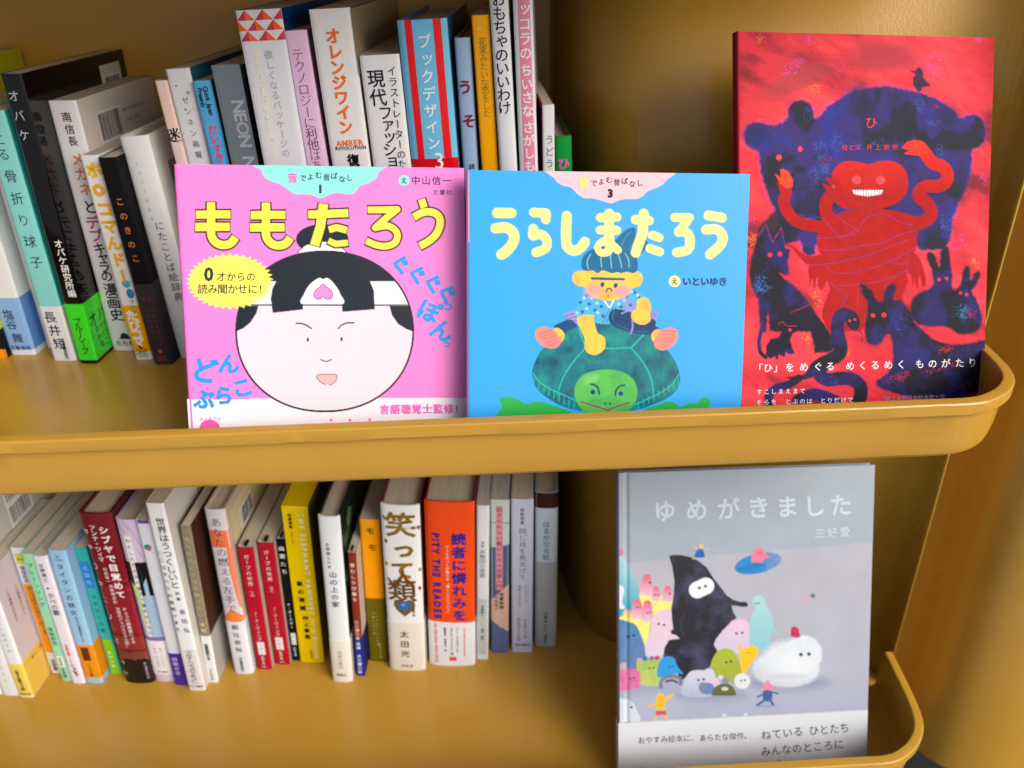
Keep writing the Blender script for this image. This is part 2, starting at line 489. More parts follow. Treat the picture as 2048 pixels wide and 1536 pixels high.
def book(label, x, y, H, lean, w, D, spine, face=None, kind='soft', yaw=5.0, obi=None, prints=(), texts=(), faces=(),
         page='cream', mat=None, zf=Z_LOW, ribbon=False, group=None, name=None):
    """spine faces the camera; x, y: left foot of the spine; millimetres"""
    mat = mat or GLOSS
    face = face or spine
    cs, cf = s2l(spine, .86), s2l(face, .86)
    M = Matrix.Translation(P(x, y, zf + .3)) @ Matrix.Rotation(rad(-yaw), 4, 'Z') @ Matrix.Rotation(rad(lean), 4, 'Y')
    root = empty(name or ('hardcover_book' if kind == 'hard' else 'slipcased_book' if kind == 'slip' else 'paperback_book'), M)
    tag(root, label, 'book', group)
    b, c = {'soft': (.35, .9), 'hard': (min(1.7, .05 * w + .5), 1.3), 'slip': (0, .25)}[kind]
    def S(u, z, off):                       # point on the spine surface
        s = max(-1, min(1, 2 * u - 1))
        return (u * w, -b * (1 - s * s) + c * abs(s) ** 10 - off, z)
    # cover: U-shaped shell
    th = {'soft': .45, 'hard': 1.8, 'slip': 1.6}[kind]
    sc = spine_curve(w, b, c)
    outer = [(0, D)] + [(0, D * .5)] + [(0, c + 1)] + sc + [(w, c + 1)] + [(w, D * .5)] + [(w, D)]
    k = len(outer)
    inner = [(th, D), (th, D * .5), (th, c + 1.5)] + [(min(max(px, th), w - th), py + th) for px, py in sc] + [(w - th, c + 1.5), (w - th, D * .5), (w - th, D)]
    def shell(out, inn, z0, z1, cs, cf, cl=None):
        v, cc = [], []
        for ring in (out, inn):
            for z in (z0, z1):
                for i, (px, py) in enumerate(ring):
                    v.append((px, py, z)); cc.append(cs if 3 <= i < k - 3 else cf)
        o0, o1, i0, i1 = 0, k, 2 * k, 3 * k; f = []
        for i in range(k - 1):
            f += [(o0 + i, o0 + i + 1, o1 + i + 1, o1 + i), (i0 + i + 1, i0 + i, i1 + i, i1 + i + 1),
                  (o1 + i, o1 + i + 1, i1 + i + 1, i1 + i), (o0 + i + 1, o0 + i, i0 + i, i0 + i + 1)]
        f += [(o0, o1, i1, i0), (o1 + k - 1, o0 + k - 1, i0 + k - 1, i1 + k - 1)]
        return v, f, cc
    v, f, cc = shell(outer, inner, 0, H, cs, cf)
    if face != spine:                       # hard colour change at the joint: duplicate ring colours
        pass
    cov = mesh_obj('slipcase' if kind == 'slip' else 'cover', np.array(v) / 1000, f, mat, root, np.array(cc))
    for p in cov.data.polygons: p.use_smooth = False
    ins = 3.0 if kind == 'hard' else .3
    pb = MB(); pc = PAGE[page]
    if kind == 'slip':
        pb.box(th + .1, w - th - .1, th + .6, D - 3, 1, H - 3, PAGE['cream'])
        pb.build('page_block', PAGES, root)
        tp = MB(); tp.box(.1, w - .1, .4, D - .2, H - 1.5, H + .05, cs); tp.build('slipcase_top', mat, root)
    else:
        pb.box(th + .15, w - th - .15, th + (1.2 if kind == 'hard' else .55), D - ins - .5, ins, H - ins, pc)
        pb.build('page_block', PAGES, root)
    if ribbon:
        rb = MB(); rb.box(w * .42, w * .58, 2.2, 8.5, H - .4, H + 1.6, (.01, .01, .01))
        rb.box(w * .44, w * .56, 1.2, 3.0, H - 2, H + 3.0, (.01, .01, .01)); rb.build('ribbon', MATTE, root)
    oh = 0
    if obi:
        oh, oc = obi[0], s2l(obi[1], .86); z0 = obi[2] if len(obi) > 2 else .05
        ofc = s2l(obi[3], .86) if len(obi) > 3 else oc
        off = [(px - .3 if i < 3 else px + .3 if i >= k - 3 else px + (.3 * (2 * px / w - 1)), py if (i < 3 or i >= k - 3) else py - .3) for i, (px, py) in enumerate(outer)]
        inn = [(px if i < 3 else px, py) for i, (px, py) in enumerate(outer)]
        off[0] = (off[0][0], D * .94); off[-1] = (off[-1][0], D * .94); inn[0] = (inn[0][0], D * .94); inn[-1] = (inn[-1][0], D * .94)
        v, f, cc = shell(off, inn, z0, oh, oc, ofc)
        mesh_obj('paper_band', np.array(v) / 1000, f, mat, root, np.array(cc))
    # print on the spine: (u, v) are fractions of its width and height, v down from the top
    def on_spine(extra):
        def fn(q, layer):
            out = []
            for a_, b_ in q:
                z = H - b_
                out.append(S(min(max(a_ / w, 0.0), 1.0), z, extra + .02 * layer + (.3 if (obi and z < oh + .4) else 0)))
            return np.array(out)
        return fn
    L = Letters(); LT = Letters(); ns = max(3, int(w / 1.6))
    for p in prints:
        if p[0] == 'r':
            _, u0, u1, v0, v1, cc_ = p
            L.strips([(u0 * w, v0 * H), (u1 * w, v0 * H), (u1 * w, v1 * H), (u0 * w, v1 * H)], s2l(cc_, .86), w, ns)
        elif p[0] == 'q': L.strips([(u * w, vv * H) for u, vv in p[1]], s2l(p[2], .86), w, ns)
        elif p[0] == 'd': L.disc(p[1] * w, p[2] * H, p[3], s2l(p[4], .86), p[5] if len(p) > 5 else None, w)
    if L.n:
        for i in range(L.n): L.z[i] = i * .3 if L.n < 60 else (i % 7)
        mx = max(L.z); L.z = [z_ * 5 / max(5, mx) for z_ in L.z]
        L.emit('spine_print', on_spine(.10), mat, root, True)
    for t in texts:
        s_, u, v0, v1, sz, cl = t[:6]; mode = t[6] if len(t) > 6 else 'v'; bold = t[7] if len(t) > 7 else .008
        cl = s2l(cl, .86)
        if mode == 'v': LT.vert(s_, u * w, v0 * H, v1 * H, sz, cl, bold)
        elif mode == 'r': LT.turned(s_, u * w, v0 * H, v1 * H, sz, cl, bold)
        elif mode == 'h':
            tot = sum(glyph(q)[2] + .05 for q in s_) * sz; xx = u * w - tot / 2; LT.piece += 1
            for q in s_:
                g = (glyph(q)[2] + .05) * sz; LT.put(q, xx + g / 2, v0 * H, sz, cl, bold, own=False); xx += g
    if LT.n: LT.emit('lettering', on_spine(.30), mat, root)
    # print on the right-hand board: (kind, y0, z0, ...) with y from the spine, z from the bottom
    if faces:
        LF = Letters()
        def face_fn(q, layer):
            return np.array([(w + .16 + .12 * min(layer, 2) + (.3 if (obi and z < oh + .4) else 0), a_, z) for a_, z in q])
        for p in faces:
            LF.piece += 1; k0 = LF.n
            if p[0] == 'bar':
                _, y0, z0, bw, bh = p; rnd = random.Random(int(y0 * 7 + z0)); yy = y0
                LF._add(np.array([(y0 - 2, z0 - 3.6), (y0 + bw + 2, z0 - 3.6), (y0 + bw + 2, z0 + bh + 1.5), (y0 - 2, z0 + bh + 1.5)]), np.array([(0, 1, 2), (0, 2, 3)]), s2l('f4f4f2', .86), 0)
                while yy < y0 + bw:
                    g = rnd.choice((.35, .35, .7, 1.0)); y2 = min(yy + g, y0 + bw)
                    LF._add(np.array([(yy, z0), (y2, z0), (y2, z0 + bh), (yy, z0 + bh)]), np.array([(0, 1, 2), (0, 2, 3)]), (.012, .012, .014), 1); yy += g + rnd.choice((.35, .5, .9))
                for i in range(13):
                    gv, gt, gw = glyph(rnd.choice('0123456789'))
                    LF._add(np.c_[y0 + bw * (i + .5) / 13 + gv[:, 0] * 2.6, z0 - 1.9 + gv[:, 1] * 2.6], gt, (.02, .02, .02), 1)
            elif p[0] == 'rect':
                _, y0, z0, ww, hh, cc_ = p
                LF._add(np.array([(y0, z0), (y0 + ww, z0), (y0 + ww, z0 + hh), (y0, z0 + hh)]), np.array([(0, 1, 2), (0, 2, 3)]), s2l(cc_, .86), -1 if False else 0)
                if True: LF.z[-1] = -.6
            elif p[0] == 'txt':
                _, s_, y0, z0, sz, cc_ = p[:6]; mode = p[6] if len(p) > 6 else 'h'; bold = p[7] if len(p) > 7 else .0; y = y0
                for i, q in enumerate(s_):
                    gv, gt, gw = glyph(q, min(bold, .012))
                    if len(gt):
                        vv = np.c_[y + gv[:, 0] * sz, z0 + gv[:, 1] * sz] if mode == 'h' else np.c_[y0 + gv[:, 0] * sz, z0 - i * sz * 1.08 + gv[:, 1] * sz]
                        LF._add(vv, gt, s2l(cc_, .86), 1)
                    y += (gw + .06) * sz
            elif p[0] == 'disc':
                LF.disc(p[1], p[2], p[3], s2l(p[4], .86)); LF.z[-1] = (k0 % 5) * .3
        names = {'bar': 'barcode', 'rect': 'cover_print', 'txt': 'small_print', 'disc': 'cover_print'}
        for kind_ in ('bar', 'rect', 'txt', 'disc'):
            sub = Letters(); ids = [i + 1 for i, p in enumerate(faces) if p[0] == kind_]
            for i in range(LF.n):
                if LF.p[i] in ids:
                    sub.v.append(LF.v[i]); sub.t.append(LF.t[i]); sub.c.append(LF.c[i]); sub.z.append(LF.z[i]); sub.p.append(LF.p[i]); sub.n += 1
            if sub.n: sub.emit(names[kind_], face_fn, mat, root, kind_ == 'disc')
    return root
GU, GL_ = 'books in the upright row on the upper shelf', 'books in the upright row on the lower shelf'
K = '15171c'
# ---- upper shelf, left to right
def ub(*a, **k):
    k.setdefault('zf', Z_UP); k.setdefault('group', GU); return book(*a, **k)
ub('lime green book with orange and black band at the left end of the upper row', -396, 612, 217, .5, 21, 128, 'c8cc28',
   obi=(24, '16161a'), prints=[('r', 0, 1, .965, 1, 'ffa000')], texts=[('6', .8, .925, .925, 8, 'f0f0f0', 'h')], mat=MATTE)
ub('paperback with pale teal and white spine above a sky blue paper band', -374.5, 615.5, 188, .3, 20, 129, 'eef2f4', 'dfe8ec',
   obi=(49, '8fbdf0', 5, '5b93dc'), prints=[('r', 0, 1, 0, .3, '7fc6c8'), ('r', 0, 1, .3, .5, 'b5dcdd')],
   texts=[('塩谷', .42, .79, .88, 9, '24466e'), ('舞', .5, .90, .94, 9, '24466e'), ('文藝春秋', .5, .965, .965, 4, '24466e', 'h')],
   faces=[('txt', '日々のことば', 20, 40, 3, 'cfe0f5', 'v'), ('txt', 'エッセイ集', 40, 42, 3, 'cfe0f5', 'v')])
ub('thin white booklet squeezed between the sky blue banded book and the aqua book', -350.5, 626, 150, .3, 9, 105, 'e6e8ea')
ub('aqua paperback with thin handwritten spine title above a plain white paper band', -334.5, 601.5, 190, .2, 17.2, 130, '8fe3e0', '35b8bd',
   obi=(46, 'eceef2', .05), texts=[('ひとる', .5, 0.014, 0.183, 9, '1f3850', 'v', -.004), ('骨折り球子', .52, 0.193, 0.612, 9.6, '1f3850', 'v', -.006),
   ('長', .42, .775, .83, 10, K), ('井', .45, .835, .885, 10, K), ('短', .5, .895, .945, 10, K), ('河出書房新社', .66, .905, .99, 3.2, K)])
ub('tall glossy black book with a white painted title and a bright green paper band', -312, 595, 214, .7, 14, 148, '0a0b0d', '08080a', mat=MIRROR,
   obi=(50, '3bf02c', 3, '3bf02c'), texts=[('オバケ', .40, 0.035, 0.215, 8, 'c8ccd2', 'v', .0), ('オバケ研究所編', .62, .53, .74, 6.5, 'f4f4f4', 'v', .02),
   ('ブルーシープ', .5, .82, .96, 6.5, '0c3a0c', 'v', .01)],
   faces=[('rect', 104, 176, 34, 30, 'e8e4da'), ('bar', 109, 182, 24, 15), ('txt', 'オバケ', 8, 34, 13, '102010', 'h'), ('txt', 'オバケの', 10, 25, 6, '102010', 'h'),
          ('txt', 'オバケで', 10, 18, 6, '102010', 'h'), ('txt', '今こそ', 12, 11, 7, '102010', 'h')])
ub('thick white paperback with black, orange and magenta katakana title and a barcode on its back', -294, 617, 193, -.1, 20.4, 127, 'f1f1f5', 'e2dcd6',
   obi=(44, 'e9e9ee', .05, 'ded9d6'), texts=[('南信長', .55, .035, .165, 7.2, '1c2333', 'v', .01), ('メガネ', .56, .18, .35, 10, 'f08030', 'v', .02), ('と', .56, .36, .42, 11, '1c2333', 'v', .02),
   ('デブ', .5, .425, .53, 11, 'c03078', 'v', .02), ('キャラの', .5, .535, .69, 10, '1c2333', 'v', .02), ('漫画史', .5, .70, .865, 11, '1c2333', 'v', .02), ('左右社', .55, .965, .965, 5, K, 'h')],
   prints=[('q', [(.38, .945), (.45, .925), (.58, .918), (.72, .925), (.8, .945)], '2a2d33'), ('q', [(.30, .944), (.9, .944), (.9, .947), (.30, .947)], '2a2d33')],
   faces=[('bar', 24, 160, 34, 19), ('bar', 26, 138, 30, 8), ('txt', 'ISBN978-4-86528-029-5', 64, 176, 3.4, '4a4642'), ('txt', 'C0071 ¥2200E', 68, 168, 3.4, '4a4642'),
          ('txt', '定価 本体2200円+税', 66, 154, 4, '2a2622', 'h', .012), ('txt', '左右社', 70, 146, 3.4, '4a4642'), ('disc', 112, 156, 3.4, 'b03028')])
ub('narrow white bunko with chunky yellow title and a yellow lower band with white katakana', -269.8, 597.7, 159, -1.2, 13, 105, 'f2f2f2', 'f2f2f2',
   obi=(46, 'ffb400', 7, 'ffb400'), texts=[('ホ', .6, .02, .11, 12, 'f8c81c', 'v', .05), ('コマんド', .6, .20, .52, 11.5, 'f8b81c', 'v', .05), ('ー', .62, .52, .6, 11, 'f8b81c', 'v', .05),
   ('アジア', .72, .68, .76, 4, '2a90b0', 'v', .02), ('たび', .5, .735, .84, 9.5, 'fffbe8', 'v', .05), ('コマ', .5, .84, .92, 9.5, 'fffbe8', 'v', .05), ('LITTLE', .52, .942, .942, 2.4, K, 'h'), ('MAN', .52, .954, .954, 2.4, K, 'h'),
   ('BOOKS', .52, .966, .966, 2.4, K, 'h'), ('LITTLE', .52, .98, .98, 2.2, K, 'h')],
   prints=[('d', .55, .155, 4.6, 'f8b81c'), ('d', .55, .155, 1.6, 'f2f2f2'), ('d', .66, .60, 3.2, '55b4cf'), ('d', .74, .65, 2.8, '2f8fb8', 4), ('d', .72, .615, .5, '1c3a50'), ('d', .52, .927, 1.6, '201a10')])
ub('narrow black bunko with small orange title characters and a dark grey paper band', -251.6, 588.3, 159, -2.0, 13.4, 105, '121214', '0d0d0f',
   obi=(66, '3a363a', .05, '342f34'), mat=MATTE, texts=[('このきのこ', .55, .16, .49, 6.0, 'e07840', 'v', .015), ('文 おおうちそのよ', .72, .645, .90, 3.4, '8c4650', 'v', .0), ('絵 ちびうさこ', .42, .645, .84, 3.4, '8c4650', 'v', .0),
   ('LITTLE', .5, .955, .955, 2.3, 'c04a3c', 'h'), ('MAN', .5, .966, .966, 2.3, 'c04a3c', 'h'), ('BOOKS', .5, .977, .977, 2.3, 'c04a3c', 'h')], prints=[('d', .5, .93, 1.7, 'd0503c')])
ub('plain white hardcover with small black title column, touching the left of the pink picture book', -236, 598.3, 171, -2.6, 20.5, 128, 'eef0f0', 'e4e2de', kind='hard', mat=MATTE,
   texts=[('くらべてわかる', .42, .09, .36, 3.2, '6a6f74', 'v', -.01), ('にたことば絵辞典', .62, .35, .72, 7.2, '3a3f46', 'v', .0), ('山口謠司 監修', .62, .80, .97, 3.6, K, 'v'), ('ニシワキ', .9, .80, .95, 3, K, 'v')],
   faces=[('bar', 20, 132, 26, 17), ('bar', 22, 104, 26, 14)])
ub('peach coloured book, just a narrow strip of it showing left of the white pictorial one', -198, 590, 208, -3.0, 8.2, 148, 'f4d8cc', 'e8cfc4',
   texts=[('迷', .45, .12, .22, 10, K, 'v', .02), ('鳥', .5, .25, .38, 12, K, 'v', .02), ('の', .5, .45, .55, 11, K, 'v', .02), ('家', .5, .62, .72, 11, K, 'v', .02)])
ub('white book with tiny sparse black characters and teal back cover, beside the peach one', -189.2, 590, 215, -3.0, 16.2, 148, 'e8edf2', '2b6f8a', mat=GLOSS,
   texts=[('々', .74, 0.061, 0.082, 4, '9aa0a8'), ('ゼンネン画報', .55, 0.076, 0.278, 5.0, '2c3440', 'v', -.004), ('第二号', .5, 0.306, 0.440, 5, '2c3440')],
   prints=[('d', .3, .05, .5, K), ('d', .72, .07, .5, K), ('d', .45, .12, .6, K), ('d', .8, .12, .4, '9aa0a8')])
ub('bright blue magazine book with small navy latin words and magenta title', -171.5, 584, 208, -3.0, 12.2, 148, '57b6ee', '1d68a8',
   texts=[('Quick Japan', .68, 0.018, 0.107, 4.4, '14304e', 'r', .02), ('Presents', .34, 0.022, 0.080, 4.4, '14304e', 'r', .02), ('だいすき！', .55, 0.136, 0.287, 6.6, 'f03c8c', 'v', .03)])
ub('silver foil book with white capital letters running down its spine', -158.7, 578, 218, -2.1, 22.6, 150, 'a9b4b9', '20242a', mat=FOIL,
   texts=[('NEON', .60, 0.101, 0.241, 11.5, 'f6f8fa', 'r', .03), ('NEON', .60, 0.267, 0.419, 11.5, 'f6f8fa', 'r', .03)], prints=[('r', .84, 1, .0, 1, '14181c')])
tri = []
for i in range(5):
    for j in range(3):
        u0, u1, v0, v1 = i * .2, (i + 1) * .2, j * .0235, (j + 1) * .0235
        tri.append(('q', [(u0, v0), (u1, v1), (u0, v1)], 'ff6a2a') if (i + j) % 2 else ('q', [(u1, v0), (u1, v1), (u0, v1)], 'cc3a5a'))
ub('wide white book with orange and crimson triangles across the top of its spine', -133.3, 562, 251, -1.9, 28.4, 180, 'e6ebf4', '0d3f86', prints=tri, page='grey',
   texts=[('デザインとブランディング', .31, 0.091, 0.360, 5.2, 'fffbe0', 'v', .04), ('欲しくなるパッケージの', .57, 0.091, 0.357, 5.8, 'a5aca4', 'v', -.005)], mat=GLOSS)
ub('pale lilac book with thin grey title, right of the triangle patterned white book', -103.6, 562, 239, -2.7, 15.2, 150, 'f0c8ec', 'd890cc', page='grey',
   texts=[('テクノロジーに利他はあるのか', .5, 0.044, 0.451, 8, '6c4a78', 'v', -.012)])
ub('thick white book with a bold orange katakana title, right of the lilac one', -87, 558, 251, -2.1, 25.6, 175, 'eef0f2', '55603c', page='grey',
   texts=[('オレンジワイン', .50, 0.043, 0.298, 9.6, 'f27818', 'v', .035), ('AMBER', .55, 0.320, 0.320, 5.2, 'f27818', 'h', .02), ('REVOLUTION', .55, 0.333, 0.333, 3.0, '30343c', 'h', .02), ('復活の味', .58, 0.350, 0.469, 8, K, 'v', .04)],
   prints=[], faces=[('rect', 30, 150, 80, 62, '3a4a24'), ('rect', 60, 190, 34, 16, 'a03028'), ('rect', 0, 212, 170, 38, 'a8977c')])
ub('white book with large black kanji and a second narrow column of black katakana', -60, 558, 224, -2.1, 25.2, 170, 'eef2f6', 'd8dce4', page='grey',
   texts=[('現代', .36, 0.036, 0.139, 11.4, '1d242e', 'v', .015), ('ファッション', .50, 0.139, 0.347, 9.8, '1d242e', 'v', .01), ('イラストレーターのための', .78, 0.029, 0.378, 6.2, '1d242e', 'v', .005)])
ub('thick sky blue hardcover with two red stripes and a white title down its rounded spine', -34.4, 556, 244, -2.0, 31.0, 150, '74c8f2', '2c6ca0', kind='hard', page='grey',
   prints=[('r', .15, .30, 0, 0.346, 'ee1c24'), ('r', .72, .88, 0, 0.346, 'ee1c24'), ('r', 0, 1, 0.346, 1, 'e01020')],
   texts=[('ブックデザイン', .52, 0.030, 0.326, 9, 'fbfdff', 'v', .01), ('3', .6, 0.350, 0.350, 15, 'fbfdff', 'h', .0)])
ub('narrow powder blue hardcover with two brownish red characters', -1.8, 560, 233, -1.6, 10.4, 150, '9fbce0', 'a8a060', kind='hard', page='yellow', mat=MATTE,
   texts=[('う', .5, 0.104, 0.148, 9.4, '8c2f3c', 'v', .035), ('そ', .6, 0.194, 0.240, 9.4, '8c2f3c', 'v', .035), ('詩', .6, 0.336, 0.353, 4, K, 'v')])
ub('narrow amber yellow book with a thin green grey title column', 12.1, 556, 246, -2.1, 11.0, 148, 'ffb400', 'f0a000', page='grey',
   texts=[('花束みたいな恋をした', .54, 0.052, 0.248, 5.4, '8a7a2a', 'v', -.006), ('〃', .4, 0.031, 0.031, 3.4, 'fbe9b0', 'h')])
ub('tall white picture book spine with a black brushed title, left of the pink striped one', 24.5, 552, 256, -2.3, 11.6, 170, 'e9eef5', 'c9ced6', kind='hard',
   texts=[('おもちゃのいいわけ', .5, -0.012, 0.267, 9.0, '1a2236', 'v', .008)])
ub('tall white spine with a pink centre stripe and white title letters', 36.6, 552, 256, -1.8, 12.0, 170, 'eef0f4', 'dfe2e8', kind='hard', prints=[('r', .24, .86, 0, 1, 'f092b4')],
   texts=[('トッコラの', .56, -0.023, 0.141, 8.0, 'fffafc', 'v', .02), ('ちいさな', .56, 0.148, 0.277, 7.8, 'fffafc', 'v', .02), ('さがしもの', .56, 0.285, 0.447, 7.8, 'fffafc', 'v', .02)])
ub('short slim white book with a magenta cover edge beside the pink striped spine', 50.2, 556, 192, -.9, 7.8, 140, 'eceef0', '8c1c58', yaw=0, mat=MATTE, texts=[('うどう', .55, 0.095, 0.217, 6.4, '5a6066', 'v', .0)])
ub('small green hardcover at the right end of the upper row', 62.1, 560, 171, -2.3, 11.8, 120, '18a040', '0e5426', yaw=0, kind='hard', texts=[('ひみつ', .5, 0.077, 0.248, 8.2, 'e070b8', 'v', .05)])

# ---- lower shelf, left to right
def lb(*a, **k):
    k.setdefault('group', GL_); return book(*a, **k)
lb('white book at the far left end of the lower row, mostly outside the picture', -462, 560, 188, 2, 13, 128, 'e6e8ec', 'dcdee2', texts=[('はなのはなし', .5, .2, .6, 6, K)])
lb('tall white paperback with two barcodes on its back near the lower left corner', -447.5, 558, 196, 2, 15, 128, 'e9edf2', 'c9c6c2',
   texts=[('ほんとうのともだち', .55, .55, .92, 4, '5a5f6a', 'v', -.01)], faces=[('bar', 60, 150, 30, 17), ('bar', 60, 172, 30, 14), ('txt', '定価本体1500円', 92, 186, 4.2, '3a3632'), ('txt', '文芸書房', 96, 180, 4.2, '3a3632'), ('txt', 'ISBN978-4', 60, 142, 3, '3a3632')])
lb('white bunko with mauve grey back full of small print and a yellow paper band', -431.1, 554.8, 146, 2.0, 12.6, 105, 'eaeef4', 'cbbcc4', obi=(42, 'f0d464', 1.6, 'e2b84c'),
   texts=[('ことばのうみ', .5, .36, .62, 4.2, '3a3f4a', 'v', -.01), ('日本ＳＦ作家クラブ編', .5, .76, .93, 4.2, '3a3210'), ('小学館文庫', .5, .965, .965, 2.2, '3a3210', 'h')],
   faces=[('txt', 'この物語のために', 12 + 11 * i, 116 - 3 * i, 4.2, '5a4e58', 'v') for i in range(8)] + [('rect', 55, 6, 40, 28, 'e6dcc8')] + [('txt', '収録作家', 60 + 8 * i, 30, 3.4, '5a5040', 'v') for i in range(4)] + [('txt', '新しい時代の', 15, 36, 4, '6a5010', 'h')])
lb('bunko with white top, mustard orange middle and white foot on its spine', -414.6, 582, 150, 2.0, 12.6, 105, 'e2e8f0', 'cfcfca', prints=[('r', 0, 1, .27, .82, 'f09a14'), ('r', .25, .85, .04, .115, 'd8d43c')],
   texts=[('ほ24', .55, .08, .08, 3, K, 'h'), ('保坂和志', .5, .13, .26, 5, '24302c'), ('カンバセイション・', .5, .285, .56, 5.2, '3a2406'), ('ピース', .55, .56, .67, 5.2, '3a2406'), ('河出文庫', .45, .88, .97, 4.6, K)])
lb('mint green bunko with dark green katakana title', -400.4, 571.9, 151, 2.3, 9.6, 105, '9ce0bc', '9cd4b4', prints=[('r', .2, .8, .79, .88, 'eef8f0')],
   texts=[('プレーンソング', .5, .06, .40, 5.8, '205a44'), ('保坂和志', .5, .55, .70, 5, '205a44'), ('緑垣室', .5, .80, .87, 3, '205a44'), ('中公文庫', .5, .89, .97, 3.6, '205a44')])
lb('pale lilac bunko with black title and a red author line low on its spine', -389.3, 568.2, 151, 2.3, 11.8, 105, 'ece8f6', 'dcd4ec', prints=[('d', .42, .235, 1.1, K), ('q', [(.3, .885), (.6, .9), (.75, .93), (.45, .915)], 'c02438')],
   texts=[('庄野潤三', .45, .05, .19, 4.6, '3a3448'), ('夕べの雲', .5, .27, .44, 6.6, '2a2838'), ('没後生誕100年', .45, .67, .86, 3.6, 'd8506c'), ('講談社', .55, .86, .94, 3, K)])
lb('sky blue bunko with black title and an orange paper band', -376.2, 567.9, 157, 2.5, 15.4, 105, '9cccf2', '86b2d8', obi=(48, 'f0961a', 7, 'd8820e'),
   texts=[('SF', .5, .04, .04, 3.4, '1c3050', 'h'), ('1700', .5, .065, .065, 3.4, '1c3050', 'h'), ('タイタンの妖女', .5, .085, .47, 6.6, '1c2c54'), ('カート・ヴォネガット・Jr.', .55, .475, .68, 4.2, '1c2c54', 'v'), ('この本', .45, .72, .8, 5, '6a3406', 'v', .06), ('ハヤカワ文庫', .5, .84, .94, 3, '5a3a10')],
   prints=[('r', .25, .72, .71, .815, '6a3a1c')])
lb('bunko banded in teal, blue and lime green, half hidden by the maroon hardcover', -358.5, 578, 150, 1.9, 11, 105, '35b8b4', '2a6f9c', prints=[('r', 0, 1, .1, .30, '2c8ae0'), ('r', 0, 1, .71, 1, '86d41c')],
   texts=[('太田光', .5, .12, .28, 5, '9fd0f4'), ('マボロシの鳥', .5, .34, .66, 5, '1c6060'), ('新潮文庫', .5, .8, .95, 3.4, 'e8f8d0')])
maroon = lb('thick maroon hardcover with two columns of white katakana over a red photograph', -340, 566.9, 195, 1.9, 27.0, 135, '7a1824', '4e0e16', kind='hard',
   prints=[('r', .0, 1, .40, .68, '8c1c30'), ('r', .0, 1, .70, .78, '8a3030'), ('q', [(0, .80), (.2, .79), (.45, .805), (.7, .79), (1, .80), (1, .85), (0, .85)], '7a4038'), ('r', 0, 1, .84, 1, '1a1418'),
           ('r', .3, .98, .365, .368, 'b04858'), ('r', .3, .98, .42, .423, 'b04858'), ('r', .3, .98, .475, .478, 'b04858')],
   texts=[('シブヤで目覚めて', .68, .06, .47, 8.2, 'f6eef0', 'v', .03), ('アンナ・ツィマ', .36, .06, .26, 6, 'f0e6e8', 'v', .015), ('阿部賢一', .40, .29, .38, 3.6, 'e8dcde'), ('須藤輝彦訳', .44, .385, .5, 3.6, 'e8dcde'),
          ('チェコの超新星による', .68, .52, .74, 4, 'f0e6e8'), ('次世代ジャパネスク小説！', .46, .52, .77, 4, 'f0e6e8'), ('PROBUDIM SE', .06, .06, .98, 9, 'f0eef0', 'r', -.01), ('河出書房新社', .86, .86, .97, 2.6, 'd8c8ca')])
_rnd = random.Random(3)
lb('hardcover with a lilac, black and pale blue illustrated spine and a white title strip', -313, 566.9, 187, 2.2, 20.2, 130, 'd8c8e4', 'b8a8cc', kind='hard', obi=(51, 'f0eef4', 9, 'c8b8dc'),
   prints=[('r', 0, 1, .24, .44, '17181f'), ('q', [(.25, .44), (1, .28), (1, .70), (.0, .70), (.0, .45)], 'a4c6e4'), ('q', [(0, .36), (.4, .40), (.75, .68), (0, .60)], 'd8e4a8'), ('r', 0, 1, .70, .725, '8a70b4'), ('r', .22, .52, .09, .70, 'f6f6f8')] +
          [('q', [(a, b), (a + .02, b), (a + .22, b + .06), (a + .2, b + .06)], '7c5c98') for a, b in ((.1, .02), (.5, .03), (.7, .1), (.62, .16), (.3, .0))],
   texts=[('わたしたちが光の速さで進めないなら', .37, .10, .69, 4.6, '20242c'), ('キム・チョヨプ', .38, .765, .90, 3, '3a3448'), ('カン・バンファ', .62, .765, .90, 3, '3a3448'), ('早川書房', .5, .93, .93, 2.4, '3a3448', 'h')])
lb('narrow white book with violet foot, squeezed left of the tall white poetry paperback', -292.5, 560, 190, 2.0, 12.0, 120, 'dfe6f2', 'd0d4e0', obi=(40, '4626a0', .05), prints=[('r', 0, 1, 0, .02, '6c4a98'), ('d', .42, .15, 3.2, '2f8f7a'), ('d', .5, .16, 1.8, 'e0407a')],
   texts=[('詩歌の本', .45, .81, .93, 5, 'd8d0f4')])
lb('tall white poetry paperback with black title and a barcode on its back', -277.6, 552.8, 211, 1.8, 14.6, 135, 'eef1f6', 'd2cfcc', obi=(52, 'e4e1e4', .05, 'cfc9c8'),
   texts=[('世界はうつくしいと', .62, .065, .42, 8.2, '1c2430', 'v', .01), ('ここはすべての夜明けまえ', .2, .22, .66, 4.6, '1c2430', 'v', .01), ('長田弘', .72, .52, .67, 5.6, '3a4450'), ('詩集', .66, .43, .49, 3.8, '3a4450'), ('アダージョのように', .5, .765, .95, 7, '2a3038', 'v', -.005), ('みすず書房', .5, .972, .972, 2.6, K, 'h')],
   faces=[('bar', 60, 176, 30, 17), ('bar', 62, 150, 30, 14), ('txt', 'ISBN978-4-622', 60, 140, 3, '4a4642')])
